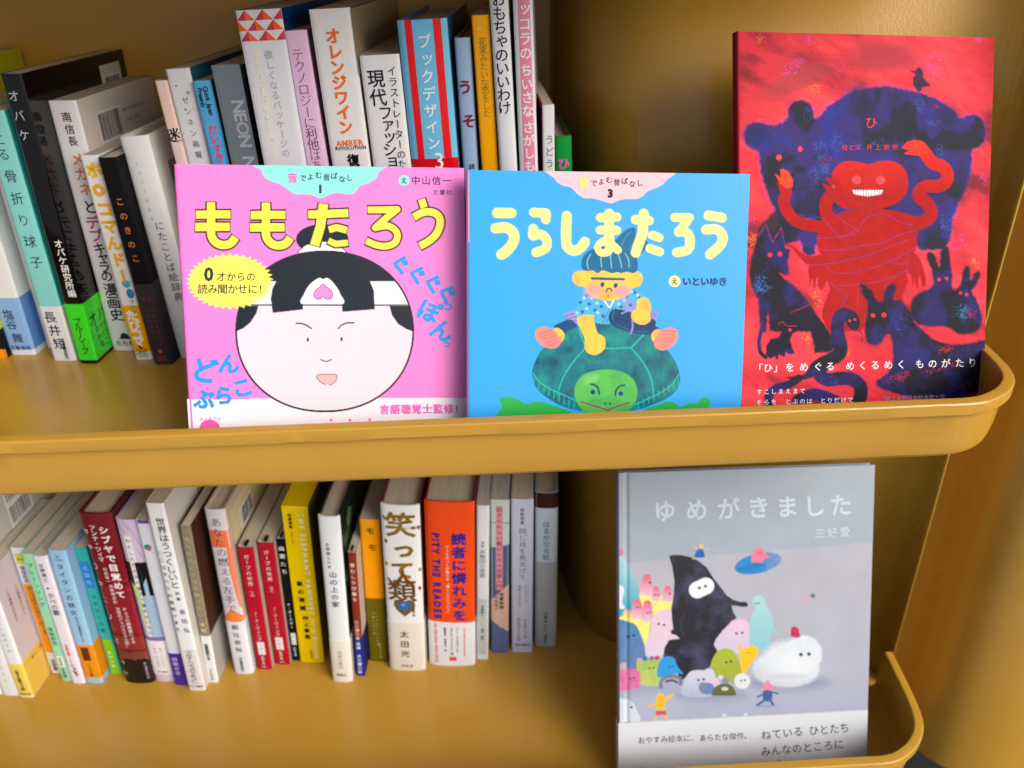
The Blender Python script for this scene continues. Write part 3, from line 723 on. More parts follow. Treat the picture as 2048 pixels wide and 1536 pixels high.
lb('slim grey and gold patterned book with a dark brown back cover and white paper band', -262.4, 561.2, 181, 3.2, 8.8, 130, '8c8472', '4a2e22', obi=(58, 'e6edf2', .05, 'b4b0ae'), mat=GLOSS,
   prints=[('d', _rnd.random(), _rnd.random() * .66, .35 + .4 * _rnd.random(), _rnd.choice(['d8a830', 'c89020', '6a7480', 'b89850'])) for _ in range(150)],
   texts=[('あなたのことばを聞きたい', .5, .05, .56, 5, 'b8b4a4'), ('木村', .5, .58, .66, 4.4, 'e8e8e8'), ('短歌教室の本', .5, .73, .84, 3.8, K, 'v', .02), ('ナナロク社', .5, .90, .98, 3.2, K)],
   faces=[('bar', 80, 32, 30, 18), ('bar', 82, 10, 30, 14)])
lb('greyish white hardcover with an orange painted blob and thin black title', -240.6, 571.1, 190, 2.1, 17.4, 130, 'd8d2dc', 'cdb9a4', kind='hard', obi=(66, 'e2e8f2', .05, 'd8dce4'),
   prints=[('r', 0, 1, .115, .21, 'f07a50'), ('q', [(.1, .62), (.45, .575), (.8, .60), (1, .62), (1, .655), (0, .655)], 'f2823c'), ('q', [(.78, .21), (1, .21), (1, .58), (.9, .56), (.75, .35)], 'e8784c')],
   texts=[('あなたの燃える左手で', .5, .04, .60, 9.6, '2c2830', 'v', -.006), ('朝比奈秋', .5, .665, .86, 6.4, '3a4450'), ('河出書房新社', .5, .885, .98, 3.4, '4a5460')],
   faces=[('rect', 10, 120, 90, 60, 'd6cc9c'), ('bar', 30, 150, 28, 17), ('bar', 32, 126, 28, 14)])
lb('left one of the two red bunko with white title and number label', -220.3, 574, 146, 2.2, 14.0, 105, 'b4142c', 'b8aca0', ribbon=True, page='cream', mat=MATTE,
   prints=[('r', .28, .74, .76, .868, 'eceef2')], texts=[('ガープの世界', .5, .05, .30, 5.0, 'f4dce0'), ('（上）', .5, .32, .40, 3.8, 'f4dce0'), ('Ｊ・アーヴィング', .5, .50, .75, 4.2, 'f4dce0'), ('ア', .5, .785, .785, 2.6, K, 'h'), ('10', .5, .815, .815, 3, K, 'h'), ('1', .5, .845, .845, 3, K, 'h'), ('新潮文庫', .5, .88, .955, 3, 'f4dce0'), ('560', .5, .975, .975, 2.8, 'f4dce0', 'h')])
lb('right one of the two red bunko with white title and number label', -205, 579.1, 146, 2.4, 14.6, 105, 'b4142c', 'b8aca0', ribbon=True, mat=MATTE,
   prints=[('r', .28, .74, .76, .868, 'eceef2')], texts=[('ガープの世界', .5, .05, .30, 5.0, 'f4dce0'), ('（下）', .5, .32, .40, 3.8, 'f4dce0'), ('Ｊ・アーヴィング', .5, .50, .75, 4.2, 'f4dce0'), ('ア', .5, .785, .785, 2.6, K, 'h'), ('10', .5, .815, .815, 3, K, 'h'), ('2', .5, .845, .845, 3, K, 'h'), ('新潮文庫', .5, .88, .955, 3, 'f4dce0'), ('560', .5, .975, .975, 2.8, 'f4dce0', 'h')])
lb('black bunko half hidden behind the yellow slipcase', -189.5, 583, 146, 2.4, 8.2, 105, '101114', '101114', ribbon=True, mat=MATTE, prints=[('r', .25, .8, .76, .86, 'e8ecf0')],
   texts=[('幽霊たち', .5, .04, .28, 5.6, 'e8eaec'), ('Ｐ・オースター', .5, .50, .72, 3.8, 'e8eaec'), ('オ', .5, .79, .79, 2.2, K, 'h'), ('91', .5, .83, .83, 2.4, K, 'h'), ('新潮文庫', .5, .88, .96, 2.6, 'e8eaec')])
lb('thick yellow slipcased book with white capitals and black title', -180.6, 580, 183, 2.5, 22.4, 130, 'f0d000', '8a7a30', kind='slip',
   texts=[('THE ELEPHANT VANISHES', .72, .035, .665, 6.4, 'fbf4c0', 'r', .04), ('Haruki Murakami', .74, .69, .97, 5.4, 'fbf4c0', 'r', .03), ('短篇選集', .28, .04, .13, 3.4, '2c280c', 'v', .03), ('1980-1991', .28, .14, .23, 3, '6a6014', 'r'), ('象の消滅', .36, .44, .65, 6, '1c1a0c', 'v', .04), ('村上春樹', .42, .67, .84, 5.4, '1c1a0c', 'v', .04), ('新潮社', .5, .91, .97, 2.8, '1c1a0c')])
lb('white hardcover with a green leafy jacket side and cream paper band', -146.9, 555.3, 190, 2.9, 18.2, 130, 'e8f0f6', '16241a', kind='hard', obi=(52, 'ece8e2', .05, 'd8d4cc'),
   texts=[('庄野潤三の本', .36, .14, .29, 3.6, '4a5866'), ('山の上の家', .5, .30, .52, 7.0, '24303c', 'v', .01), ('作家の案内', .5, .79, .91, 4.2, '8a8a8a', 'v', -.01), ('夏葉社', .5, .95, .95, 3, '5a5a5a', 'h')],
   faces=[('disc', 20, 150, 12, '3a5a34'), ('disc', 24, 152, 8, '1c3020'), ('disc', 14, 118, 8, '4a6c3c'), ('disc', 30, 168, 9, '5a7a50'), ('disc', 18, 90, 9, '34502c')])
lb('small brick red bunko with a navy blue paper band', -125.2, 559.9, 146, 2.7, 7.2, 105, '8c3028', 'c4b4a0', ribbon=True, obi=(48, '1c2c96', .05, '1c2458'), mat=MATTE,
   texts=[('芽むしり仔撃ち', .5, .07, .38, 4.6, 'f4e8e4'), ('大江健三郎', .5, .52, .69, 3.8, 'f4e8e4'), ('追悼 大江健三郎', .5, .70, .98, 4.2, 'e8ecff', 'v', .02)])
lb('orange topped children\'s book with an olive green lower half', -114.8, 577, 168, 2.3, 17.8, 120, 'ffa60c', '907c50', page='grey', prints=[('r', 0, 1, .53, 1, '6c6410')],
   texts=[('モ', .5, .045, .10, 8, '4a3206', 'v', .02), ('モ', .55, .15, .21, 8, '4a3206', 'v', .02), ('ミヒャエル・エンデ作', .5, .62, .88, 2.8, 'b8b078'), ('大島かおり訳', .34, .62, .8, 2.8, 'b8b078'), ('岩波少年文庫', .6, .85, .97, 2.6, 'b8b078')])
lb('thick white hardcover with twig lettering and a heart shaped stone brooch on its spine', -94.5, 566, 191, 2.2, 33.0, 135, 'eef0f4', '6a2a2c', kind='hard', obi=(60, 'e6e2da', .05, 'd4cec4'),
   texts=[('笑', .50, .02, .19, 27, '8a6a14', 'v', .025), ('って', .50, .19, .42, 21, '8a6a14', 'v', .04), ('人', .5, .36, .45, 19, '70401c', 'v', .03), ('類', .46, .41, .56, 26, '6a4a24', 'v', .02), ('！', .86, .56, .66, 15, '6a4630', 'v', .02),
          ('太田光', .46, .725, .915, 8.6, '22262c', 'v'), ('幻冬舎', .5, .965, .965, 3.6, '5a5a5a', 'h')],
   prints=[('q', [(.5, .645), (.3, .61), (.2, .575), (.24, .545), (.38, .54), (.5, .55), (.62, .54), (.76, .545), (.80, .575), (.70, .61)], '6b5a3c'), ('d', .5, .578, 5.4, '2868c0', 4.4), ('d', .47, .572, 1.6, '8cb0e8', 1.2)] +
          [('q', [(a, b), (a + .05, b - .012), (a + .10, b), (a + .06, b + .018)], c_) for a, b, c_ in ((.03, .07, '9a8a28'), (.05, .20, '7a4028'), (.02, .33, '8a8a20'), (.9, .12, '7a4028'), (.9, .36, '8a8a20'), (.06, .42, '9a8a28'), (.88, .47, '7a4028'))])
lb('very thick orange red hardcover with bold navy capitals and a white paper band', -57.5, 569.4, 190, 2.0, 42.6, 135, 'f4501a', '6a1c10', kind='hard', obi=(55, 'eef0f6', .05, 'd8d8dc'),
   texts=[('PITY THE READER', .22, .17, .70, 9.0, '2a2a9c', 'r', .05), ('読者に憐れみを', .68, .165, .70, 13.2, '2a2a9c', 'v', .03), ('ヴォネガットが教える「書くことについて」', .44, .24, .66, 3.6, 'ffe4d8', 'v', .01),
          ('ON WRITING WITH STYLE', .16, .715, .98, 3.6, 'f2542c', 'r', .03), ('カート・ヴォネガット＆', .62, .74, .90, 2.9, '2a2a9c'), ('スザンヌ・マッコーネル 著', .50, .74, .92, 2.9, '2a2a9c'), ('金原瑞人 石田文子 訳', .36, .74, .90, 2.6, '2a2a9c', 'v', .02), ('KURT VONNEGUT SUZANNE McCONNELL', .78, .74, .93, 2.2, 'f2542c', 'r')],
   prints=[('r', .44, .60, .935, .962, 'f2542c')])
lb('thin white book with pale grey green lower part, right of the orange red hardcover', -13.4, 572.6, 180, 2.0, 11.0, 128, 'e6eaee', 'd8dce0', prints=[('r', 0, 1, .58, .965, 'c8d0cc')], page='grey',
   texts=[('詩集', .5, .21, .25, 3, '7a8a90'), ('水無田の季節', .5, .26, .44, 5.6, '8a9ca0', 'v'), ('高橋順子', .5, .62, .70, 3, '5a6a70'), ('海月 書林', .5, .78, .86, 3, '4a5a60')])
lb('book with pale green, slate blue and peach slanting blocks and a pink title strip', 1.0, 579.8, 180, 1.3, 16.2, 128, 'c4d6cc', 'b8c4c0', page='grey',
   prints=[('q', [(0, .29), (1, .27), (1, .56), (.0, .63)], '56668c'), ('q', [(0, .63), (1, .52), (1, .84), (.4, .80), (0, .77)], 'e0b8a8'), ('q', [(0, .77), (1, .845), (1, 1), (0, 1)], '5a6c98'), ('r', 0, 1, .135, .14, '6a9a9c'), ('r', .28, .66, .035, .56, 'e89cb0')],
   texts=[('起きられない朝のための短歌入門', .47, .04, .555, 5.4, '7a4454'), ('我妻俊樹', .6, .575, .69, 4.4, '22262c', 'v', .02), ('平岡直子', .3, .60, .70, 3.6, '22262c'), ('書肆侃侃房', .55, .72, .82, 3.2, 'd8dce8')])
lb('pale lavender book with thin grey blue title, second from right in the lower row', 20.8, 579.2, 180, .6, 19.4, 128, 'ccd2ec', 'c0c6e0', kind='soft', page='cream',
   texts=[('詩集選書', .5, .05, .15, 3.6, '5a6488'), ('同じ月を見あげて', .52, .17, .50, 6.8, '5c6690', 'v', -.006), ('ハーモニーで', .68, .53, .65, 3.6, '7a84a8'), ('出会った人たち', .38, .53, .68, 3.4, '7a84a8'), ('一般財団法人の仲間', .34, .73, .92, 2.9, '6a7498'), ('音楽家の記録', .66, .76, .90, 2.9, '6a7498'), ('道和書院', .5, .945, .945, 3.4, '5a6488', 'h')])
lb('book with dark brown top edge and ice blue title panel above a mottled grey band', 43.8, 586, 181, .1, 19.8, 128, 'd4e6f2', 'a8b4bc', kind='hard', obi=(104, 'b9c0c4', .05, '9aa2a8'), prints=[('r', 0, 1, 0, .09, '3c1a18')],
   texts=[('はるかなる虹', .5, .165, .41, 7.0, '3a5464', 'v', .0), ('小島ゆかり', .5, .745, .89, 4.4, '4a5258'), ('短歌研究社', .5, .91, .98, 3, '4a5258')])
# ------------------------------------------------------------------ the four picture books shown face out
def crop_map(M, u, v):
    w = M[2][0] * u + M[2][1] * v + 1
    return (M[0][0] * u + M[0][1] * v + M[0][2]) / w, (M[1][0] * u + M[1][1] * v + M[1][2]) / w

class Cover:
    """flat artwork is drawn in its own drawing units; M turns cover millimetres (u right, v down) into those units"""
    def __init__(s, label, W, H, T, ang, M, thick, step, edge, mat, name='picture_book'):
        s.W, s.H, s.M, s.thick, s.step, s.mat = W, H, np.array(M), thick, step, mat
        s.Mi = np.linalg.inv(s.M)
        l, y, q = ang
        a = Vector((math.cos(y), math.sin(y), 0)); n0 = Vector((-math.sin(y), math.cos(y), 0))
        b = math.cos(l) * Vector((0, 0, 1)) + math.sin(l) * n0
        A = math.cos(q) * a + math.sin(q) * b; B = -math.sin(q) * a + math.cos(q) * b
        Y = B.cross(A)
        org = Vector(T) - H * B
        M4 = Matrix((A, Y, B)).transposed().to_4x4(); M4.translation = P(*org)
        s.root = empty(name, M4); tag(s.root, label, 'picture book')
        s.edge = edge
        s.L = Letters(); s.LB = Letters()
    def uv(s, q):
        q = np.asarray(q, float); w = np.c_[q, np.ones(len(q))] @ s.Mi.T
        return w[:, :2] / w[:, 2:]
    def case(s, back, spine, hard=True, fg=.06):
        s.fg = fg
        t, W, H = s.thick, s.W, s.H; bt = 2.0 if hard else .5
        m = MB(); m.box(0, W, s.fg, bt, 0, H, s2l(s.edge, .86)); m.build('front_board', s.mat, s.root)
        m = MB(); m.box(0, W, t - bt, t, 0, H, s2l(back, .86)); m.build('back_board', s.mat, s.root)
        m = MB(); n = 8; pts = []
        for i in range(n + 1):
            a = math.pi * i / n; pts.append((-1.2 * math.sin(a), t / 2 - (t / 2 - .05) * math.cos(a)))
        for (x0, y0), (x1, y1) in zip(pts[:-1], pts[1:]):
            m.quad([(x0, y0, 0), (x1, y1, 0), (x1, y1, H), (x0, y0, H)], s2l(spine, .86))
        m.build('spine', s.mat, s.root)
        m = MB(); m.box(1, W - 3, bt + .05, t - bt - .05, 3, H - 3, PAGE['white']); m.build('page_block', PAGES, s.root)
    def grid(s, paint, vb=None, groove=0):
        """dense printed sheets; vb = height of the paper band's upper edge at the left and the right, down from the top"""
        nu = int(s.W / s.step); us = np.linspace(0, s.W, nu + 1)
        s.vb = vb
        edge = (lambda u: vb[0] + (vb[1] - vb[0]) * u / s.W) if vb else (lambda u: s.H + 0 * u)
        s.edge_v = edge
        def emit(name, lo, hi, off):
            nv = max(2, int(np.mean(hi(us) - lo(us)) / s.step)); t = np.linspace(0, 1, nv + 1)[:, None]
            U = np.tile(us, (nv + 1, 1)); V = lo(us)[None, :] * (1 - t) + hi(us)[None, :] * t
            U, V = U.ravel(), V.ravel(); X, Y = crop_map(s.M, U, V)
            c = paint(X, Y, U, V).clip(0, 1); cols = nu + 1
            yy = np.full(len(U), off) + (groove * np.exp(-((U - 6.0) / 1.5) ** 2) if off == 0 and groove else 0)
            i = np.arange(nv * nu); r = i // nu; q = i % nu; p = r * cols + q
            f = np.stack([p, p + cols, p + cols + 1, p + 1], 1)
            mesh_obj(name, np.c_[U, yy, s.H - V] / 1000.0, f, s.mat, s.root, c)
            return c
        emit('front_cover', lambda u: 0 * u, edge, 0.0)
        if vb:
            c = emit('paper_band', edge, lambda u: s.H + 0 * u, -.35)
            m = MB(); W = s.W; z0, z1 = s.H - vb[0], s.H - vb[1]; cc = tuple(c[-4])
            m.quad([(W, -.35, 0), (W, s.thick + .3, 0), (W, s.thick + .3, z1), (W, -.35, z1)], cc)
            m.quad([(-1.25, -.35, 0), (-1.25, s.thick + .3, 0), (-1.25, s.thick + .3, z0), (-1.25, -.35, z0)], cc)
            m.quad([(-1.25, -.35, 0), (0, -.35, 0), (0, -.35, z0), (-1.25, -.35, z0)], cc)
            m.build('band_fold', s.mat, s.root)
    def letters(s):
        for L, name in ((s.L, 'lettering'),):
            if not L.n: continue
            def fn(q, layer):
                uv = s.uv(q); off = (-.47 if (s.vb and (uv[:, 1] > s.edge_v(uv[:, 0]) - .5).any()) else -.12) - .02 * layer
                return np.c_[uv[:, 0], np.full(len(q), off), s.H - uv[:, 1]]
            L.emit(name, fn, s.mat, s.root)
c8 = lambda h: s2l(h, .88)

# ---- pink book
pk = Cover('pink picture book with a round cartoon face and big yellow black outlined title', 164, 176.5,
           (-167.02, 477.94, -105.90), (0.3528, 0.1538, -0.0755),
           [[10.4927473, 0.63379136, 27.912125], [0.16311094, 10.1832490, 50.409678], [3.9447642e-04, 2.7524905e-04, 1]], 8, .42, 'f078cc', GLOSS)
def paint_pink(X, Y, U, V):
    a = Art(X, Y, c8('f684d2')); BK = c8('17202b')
    p, e, l = a.poly, a.ell, a.line
    p([(503, 40), (510, 85), (530, 125), (575, 150), (620, 165), (660, 195), (695, 215), (740, 218), (790, 222), (840, 240), (890, 222), (935, 210), (985, 218), (1030, 212), (1060, 175), (1110, 155), (1150, 130), (1162, 100), (1166, 40)], c8('8ce6dc'))
    band = Y > 1363 - (X - 110) * .004
    a.c[band] = c8('ece8f2')
    # bun, tie, face
    e(850, 470, 147, 84, BK)
    p([(735, 552), (742, 520), (775, 500), (850, 484), (925, 500), (958, 520), (966, 552)], BK, grow=5); p([(735, 552), (742, 520), (775, 500), (850, 484), (925, 500), (958, 520), (966, 552)], c8('f0eef4'))
    th = np.linspace(0, 2 * np.pi, 80, endpoint=False)
    face = np.c_[864 + 500 * np.sign(np.cos(th)) * np.abs(np.cos(th)) ** .93, 985 + 452 * np.sign(np.sin(th)) * np.abs(np.sin(th)) ** .96]
    p(face, BK, smooth=False, grow=0)
    idx, sd = a._sd(face, 10); clip = np.zeros(len(X)); clip[idx] = np.clip(.5 - (sd + 11) / 3, 0, 1)
    a.clip = clip
    p(face, c8('eed6e2'), smooth=False)
    p([(300, 500), (1450, 500), (1450, 838), (300, 838)], c8('f2f0f6'), smooth=False)
    l([(300, 838), (1450, 838)], 8, BK)
    clip2 = np.zeros(len(X)); clip2[idx] = np.clip(.5 - (sd + 1) / 3, 0, 1); a.clip = clip2
    p([(300, 480), (1450, 480), (1450, 706), (300, 706)], BK, smooth=False)
    p([(495, 842), (482, 885), (450, 935), (410, 968), (360, 990), (330, 900), (340, 842)], BK, smooth=False); p([(1226, 842), (1240, 895), (1275, 945), (1320, 972), (1370, 990), (1400, 900), (1390, 842)], BK, smooth=False)
    a.clip = clip
    p([(596, 700), (572, 745), (563, 800), (574, 882), (743, 863), (743, 830), (752, 780), (780, 730), (820, 702), (840, 690)], BK, smooth=False)
    p([(1115, 700), (1140, 760), (1144, 862), (963, 876), (960, 830), (945, 760), (910, 715), (870, 690)], BK, smooth=False)
    p([(743, 834), (750, 775), (780, 725), (822, 692), (842, 688), (856, 694), (870, 688), (890, 692), (925, 730), (950, 775), (960, 834)], c8('f2f0f6'))
    l([(735, 838), (968, 838)], 7, BK)
    hp = [(856, 722), (876, 740), (900, 760), (908, 782), (895, 803), (872, 802), (856, 790), (840, 802), (817, 802), (805, 782), (814, 758), (838, 738)]
    p(hp, BK, grow=4); p(hp, c8('ee8cd2'))
    l([(705, 940), (730, 940), (760, 950), (790, 969)], 8, BK); l([(940, 969), (960, 950), (990, 938), (1027, 937)], 8, BK)
    e(770, 1031, 6.5, 12, BK); e(958, 1029, 6.5, 12, BK)
    l([(843, 1143), (862, 1151), (884, 1151), (902, 1142)], 6.5, BK)
    mo = [(822, 1244), (830, 1230), (875, 1227), (922, 1228), (931, 1240), (920, 1265), (890, 1283), (850, 1272)]
    p(mo, BK, grow=4); p(mo, c8('f4b0b0')); l([(872, 1281), (884, 1286)], 6, c8('f0dcea'))
    a.clip = None
    # starburst
    pts = []
    for i in range(76):
        t = 2 * np.pi * i / 76; k = 1.0 if i % 2 else .885
        pts.append((334 + 246 * k * math.cos(t), 706 + 158 * k * math.sin(t)))
    p(pts, c8('faec64'), smooth=False)
    # title strokes, outlined
    YL = c8('fae650'); T = []
    for dx, dy in ((0, 0), (306, 3)):
        T += [([(145 + dx, 333 + dy), (338 + dx, 331 + dy)], 45), ([(141 + dx, 402 + dy), (334 + dx, 401 + dy)], 46),
              ([(230 + dx, 264 + dy), (230 + dx, 420 + dy), (236 + dx, 462 + dy), (262 + dx, 492 + dy), (300 + dx, 503 + dy), (340 + dx, 492 + dy), (366 + dx, 459 + dy)], 46)]
    T += [([(772, 333), (996, 324)], 45), ([(858, 273), (840, 400), (808, 505)], 52), ([(888, 418), (930, 405), (988, 420)], 38), ([(885, 478), (925, 497), (994, 490)], 34),
          ([(1104, 306), (1180, 306), (1258, 305), (1262, 308), (1205, 355), (1152, 402), (1156, 404), (1215, 396), (1258, 420), (1271, 456), (1252, 493), (1205, 509), (1150, 502), (1097, 480)], 37),
          ([(1405, 248), (1420, 293)], 40), ([(1362, 347), (1420, 319), (1480, 325), (1510, 365), (1495, 430), (1450, 478), (1396, 508)], 42)]
    for grow, cc in ((19, BK), (0, YL)):
        for pts, w in T:
            q = np.array(pts, float)
            if grow:
                d0 = q[0] - q[1]; d1 = q[-1] - q[-2]; q[0] += d0 / np.linalg.norm(d0) * 5; q[-1] += d1 / np.linalg.norm(d1) * 5
            l(q, w + grow, cc, butt=True, smooth=len(pts) > 3)
    e(1307, 142, 31, 29, c8('8ce6dc'))
    e(222, 1530, 58, 54, c8('f05cae')); e(900, 1480, 8, 8, c8('f05cae')); e(1005, 1480, 8, 8, c8('f05cae')); e(1115, 1478, 8, 8, c8('f05cae'))
    a.c[U < .9] = c8('f070c8')
    return a.c
pk.case('f078cc', 'e868c0')
pk.grid(paint_pink, vb=(133.8, 139.5))
DT, BL, PK = c8('1c4a5a'), c8('2a98f2'), c8('f070c8')
L = pk.L
L.put('音', 685, 127, 58, PK, .03)
for ch, x, y, r in (('で', 743, 128, 5), ('よ', 785, 122, -8), ('む', 830, 112, 0), ('昔', 875, 124, 0), ('ば', 917, 117, 0), ('な', 962, 134, 8), ('し', 1003, 127, 0)): L.put(ch, x, y, 40, DT, .015, r)
L.put('1', 840, 187, 62, DT, .06); L.put('え', 1307, 142, 38, DT, .02)
L.row('中山信一', 1373, 142, 1546, 143, 52, c8('4a2c6c'), .015); L.row('文響社', 1483, 208, 1559, 209, 31, c8('4a2c6c'), .01)
L.put('0', 217, 662, 104, c8('2c4034'), .035); L.row('才からの', 287, 680, 452, 680, 54, c8('2c4034'), .01)
L.row('読み聞かせに', 182, 748, 462, 748, 58, c8('2c4034'), .01); L.put('!', 506, 746, 60, c8('2c4034'), .01)
for x, y, r, z in ((1287, 612, 10, 112), (1380, 668, 16, 112), (1468, 718, 18, 112), (1545, 775, 22, 112)): L.put('ぐ', x, y, z, BL, .05, r)
L.put('っ', 1552, 838, 70, BL, .03, 20); L.put('ぽ', 1448, 872, 128, BL, .04, 24); L.put('ん', 1520, 978, 128, BL, .04, 24); L.put('っ', 1548, 1052, 54, BL, .03, 20)
L.put('ど', 192, 1202, 150, BL, .045, 8); L.put('ん', 330, 1165, 120, BL, .045, 4); L.put('ぶ', 193, 1362, 118, BL, .045, 2); L.put('ら', 303, 1342, 112, BL, .045, 2); L.put('こ', 405, 1298, 116, BL, .05, -14)
L.row('言語聴覚士監修', 1198, 1420, 1557, 1416, 56, PK, .035); L.put('!', 1600, 1416, 56, PK, .03)
L.row('オノマト', 176, 1476, 250, 1466, 23, PK, .02); L.put('ペ', 272, 1474, 23, PK, .02, 20)
pk.letters()

# ---- blue book
bu = Cover('sky blue picture book with a child riding a teal turtle under a cream title', 167, 163.5,
           (-2.35, 480.17, -114.36), (0.3655, 0.0309, -0.0483),
           [[10.0362297, 0.02606210, 17.331026], [0.15076683, 10.2757878, 57.981799], [1.5018853e-04, 2.5232900e-04, 1]], 7, .42, '2c9ae8', GLOSS)
def paint_blue(X, Y, U, V):
    a = Art(X, Y, c8('3aaaf6')); p, e, l = a.poly, a.ell, a.line
    TE, TL = c8('0a6a96'), c8('8ad2e4')
    p([(507, 40), (520, 108), (560, 145), (615, 160), (650, 195), (690, 220), (740, 222), (790, 235), (845, 250), (890, 235), (935, 225), (985, 226), (1025, 213), (1060, 180), (1120, 155), (1160, 125), (1182, 40)], c8('f6c6d2'))
    for q in ([(200, 1392), (215, 1378), (255, 1376), (310, 1390), (350, 1412), (390, 1405), (430, 1400), (480, 1412), (560, 1440), (640, 1475), (640, 1520), (200, 1520), (215, 1430)],
              [(960, 1480), (1060, 1440), (1170, 1400), (1220, 1412), (1250, 1432), (1300, 1410), (1345, 1412), (1370, 1380), (1400, 1378), (1420, 1400), (1400, 1440), (1300, 1490), (960, 1520)]):
        p(q, c8('30b04c'))
    # sash, trousers
    for q in ([(570, 890), (640, 872), (660, 975), (632, 978), (600, 925)], [(1040, 882), (1125, 880), (1098, 942), (1060, 950)]):
        p(q, c8('a290d0'), smooth=False)
    for k in range(4): l([(582 + 8 * k, 905 + 15 * k), (645, 885 + 22 * k)], 4, c8('6a58a0')); l([(1050, 890 + 14 * k), (1112 - 8 * k, 892 + 14 * k)], 4, c8('6a58a0'))
    p([(515, 968), (560, 940), (615, 925), (660, 980), (600, 1010), (570, 1015)], c8('0c4c84'))
    p([(1000, 985), (1060, 955), (1110, 965), (1132, 990), (1080, 1035), (1030, 1020)], c8('0c4c84'))
    shell = [(390, 1255), (398, 1190), (440, 1108), (500, 1055), (580, 1005), (660, 962), (760, 942), (880, 942), (1000, 978), (1080, 1025), (1160, 1090), (1220, 1170), (1245, 1250), (1240, 1310), (1190, 1370), (1100, 1412), (985, 1450), (820, 1462), (640, 1450), (520, 1405), (425, 1335)]
    base, dk, lt = np.array(c8('0c7684')), np.array(c8('064c66')), np.array(c8('1a968c'))
    def shc(x, y):
        n = fbm(x, y, 70, 5, 2)[:, None]; m = fbm(x * 1.2, y * .3, 16, 3, 6)[:, None]
        c = base + (lt - base) * np.clip((n - .52) * 3.2, 0, 1) + (dk - base) * np.clip((.48 - n) * 3.2, 0, 1)
        return c * (.86 + .28 * m)
    p(shell, shc, soft=2, jit=2)
    LN = c8('2cb8ac')
    l([(396, 1235), (430, 1285), (500, 1330), (580, 1365), (650, 1398)], 7, LN, jit=1); l([(1240, 1240), (1200, 1300), (1130, 1350), (1060, 1385), (985, 1418)], 7, LN, jit=1)
    l([(660, 968), (680, 1040), (705, 1082)], 8, LN, jit=1.5); l([(705, 1082), (820, 1092), (962, 1088)], 8, LN, jit=1.5); l([(962, 1088), (1000, 1050), (1036, 1012)], 8, LN, jit=1.5)
    l([(705, 1082), (620, 1180), (565, 1270), (535, 1358)], 8, LN, jit=1.5); l([(962, 1088), (1030, 1170), (1080, 1270), (1092, 1350)], 8, LN, jit=1.5)
    for k in range(9):
        x0, y0 = 402 + k * 29, 1272 + k * 18; l([(x0, y0 - 12), (x0 - 4, y0 + 42 - k)], 5, LN)
        x1 = 1236 - k * 29; l([(x1, 1268 + k * 17), (x1 + 4, 1308 + k * 17)], 5, LN)
    # head of the turtle
    gn, gd = np.array(c8('58be52')), np.array(c8('40a850'))
    p([(635, 1360), (642, 1300), (680, 1250), (740, 1224), (820, 1215), (900, 1224), (960, 1256), (994, 1310), (997, 1370), (970, 1430), (900, 1480), (740, 1490), (670, 1440)],
      lambda x, y: gd + (gn - gd) * np.clip(fbm(x, y, 60, 3, 8)[:, None] * 2 - .4 + (900 - x)[:, None] / 800, 0, 1))
    e(735, 1270, 48, 22, c8('86d27c'), rot=-22, soft=14, alpha=.7)
    NV = c8('0c3c78')
    e(741, 1345, 14, 14, NV); e(903, 1354, 14, 14, NV)
    l([(729, 1299), (752, 1304), (772, 1325), (778, 1356)], 11, NV); l([(924, 1305), (896, 1312), (876, 1335), (872, 1362)], 11, NV)
    e(813, 1412, 6, 7, NV); e(840, 1412, 6, 7, NV)
    l([(673, 1402), (826, 1449), (951, 1405)], 10, c8('96387e'), smooth=False, jit=1)
    # kimono
    body = [(640, 905), (645, 850), (668, 800), (705, 768), (760, 790), (830, 812), (905, 798), (950, 755), (1000, 760), (1050, 790), (1062, 830), (1000, 880), (950, 900), (860, 948), (760, 944), (745, 905)]
    p(body, c8('52b0e0'), jit=2)
    for x, y in ((668, 825), (705, 783), (720, 835), (680, 880), (752, 870), (745, 915), (790, 850), (940, 790), (985, 768), (1010, 800), (905, 850), (960, 840), (870, 870), (800, 905), (1035, 830)):
        p([(x - 12, y), (x, y - 13), (x + 12, y + 1), (x, y + 13)], c8('0c68ac'), smooth=False, jit=2)
    for x, y in ((690, 800), (735, 800), (705, 860), (765, 830), (700, 905), (770, 885), (965, 762), (1000, 782), (925, 815), (890, 835), (1020, 820), (650, 885)):
        p([(x - 11, y), (x, y - 12), (x + 11, y + 1), (x, y + 12)], c8('a6e0f4'), smooth=False, jit=2)
    l([(808, 818), (838, 858), (862, 816)], 8, c8('e8f2f4'), smooth=False); l([(838, 860), (800, 940)], 4, c8('0c68ac')); l([(860, 850), (820, 942)], 4, c8('0c68ac'))
    # head
    ye = np.array(c8('f8cc4c')); yo = np.array(c8('f6ae50'))
    skin = lambda x, y: ye + (yo - ye) * np.clip((fbm(x, y, 45, 3, 9)[:, None] - .45) * 3, 0, 1)
    p([(622, 690), (630, 655), (665, 642), (700, 640), (830, 625), (950, 640), (1000, 645), (1026, 665), (1028, 700), (1005, 735), (962, 745), (945, 780), (900, 805), (830, 816), (760, 802), (715, 770), (695, 738), (650, 728)], skin, jit=1)
    e(740, 758, 46, 36, c8('e29aa8'), soft=18, alpha=.85); e(906, 757, 46, 36, c8('e29aa8'), soft=18, alpha=.85)
    l([(736, 686), (830, 689), (920, 691)], 15, c8('125c8c'), jit=1); e(797, 722, 11, 15, NV, rot=20); e(873, 727, 11, 15, NV, rot=20)
    l([(820, 762), (824, 748), (836, 744), (848, 750), (849, 760)], 9, NV); e(831, 788, 7, 7, c8('d8526e'))
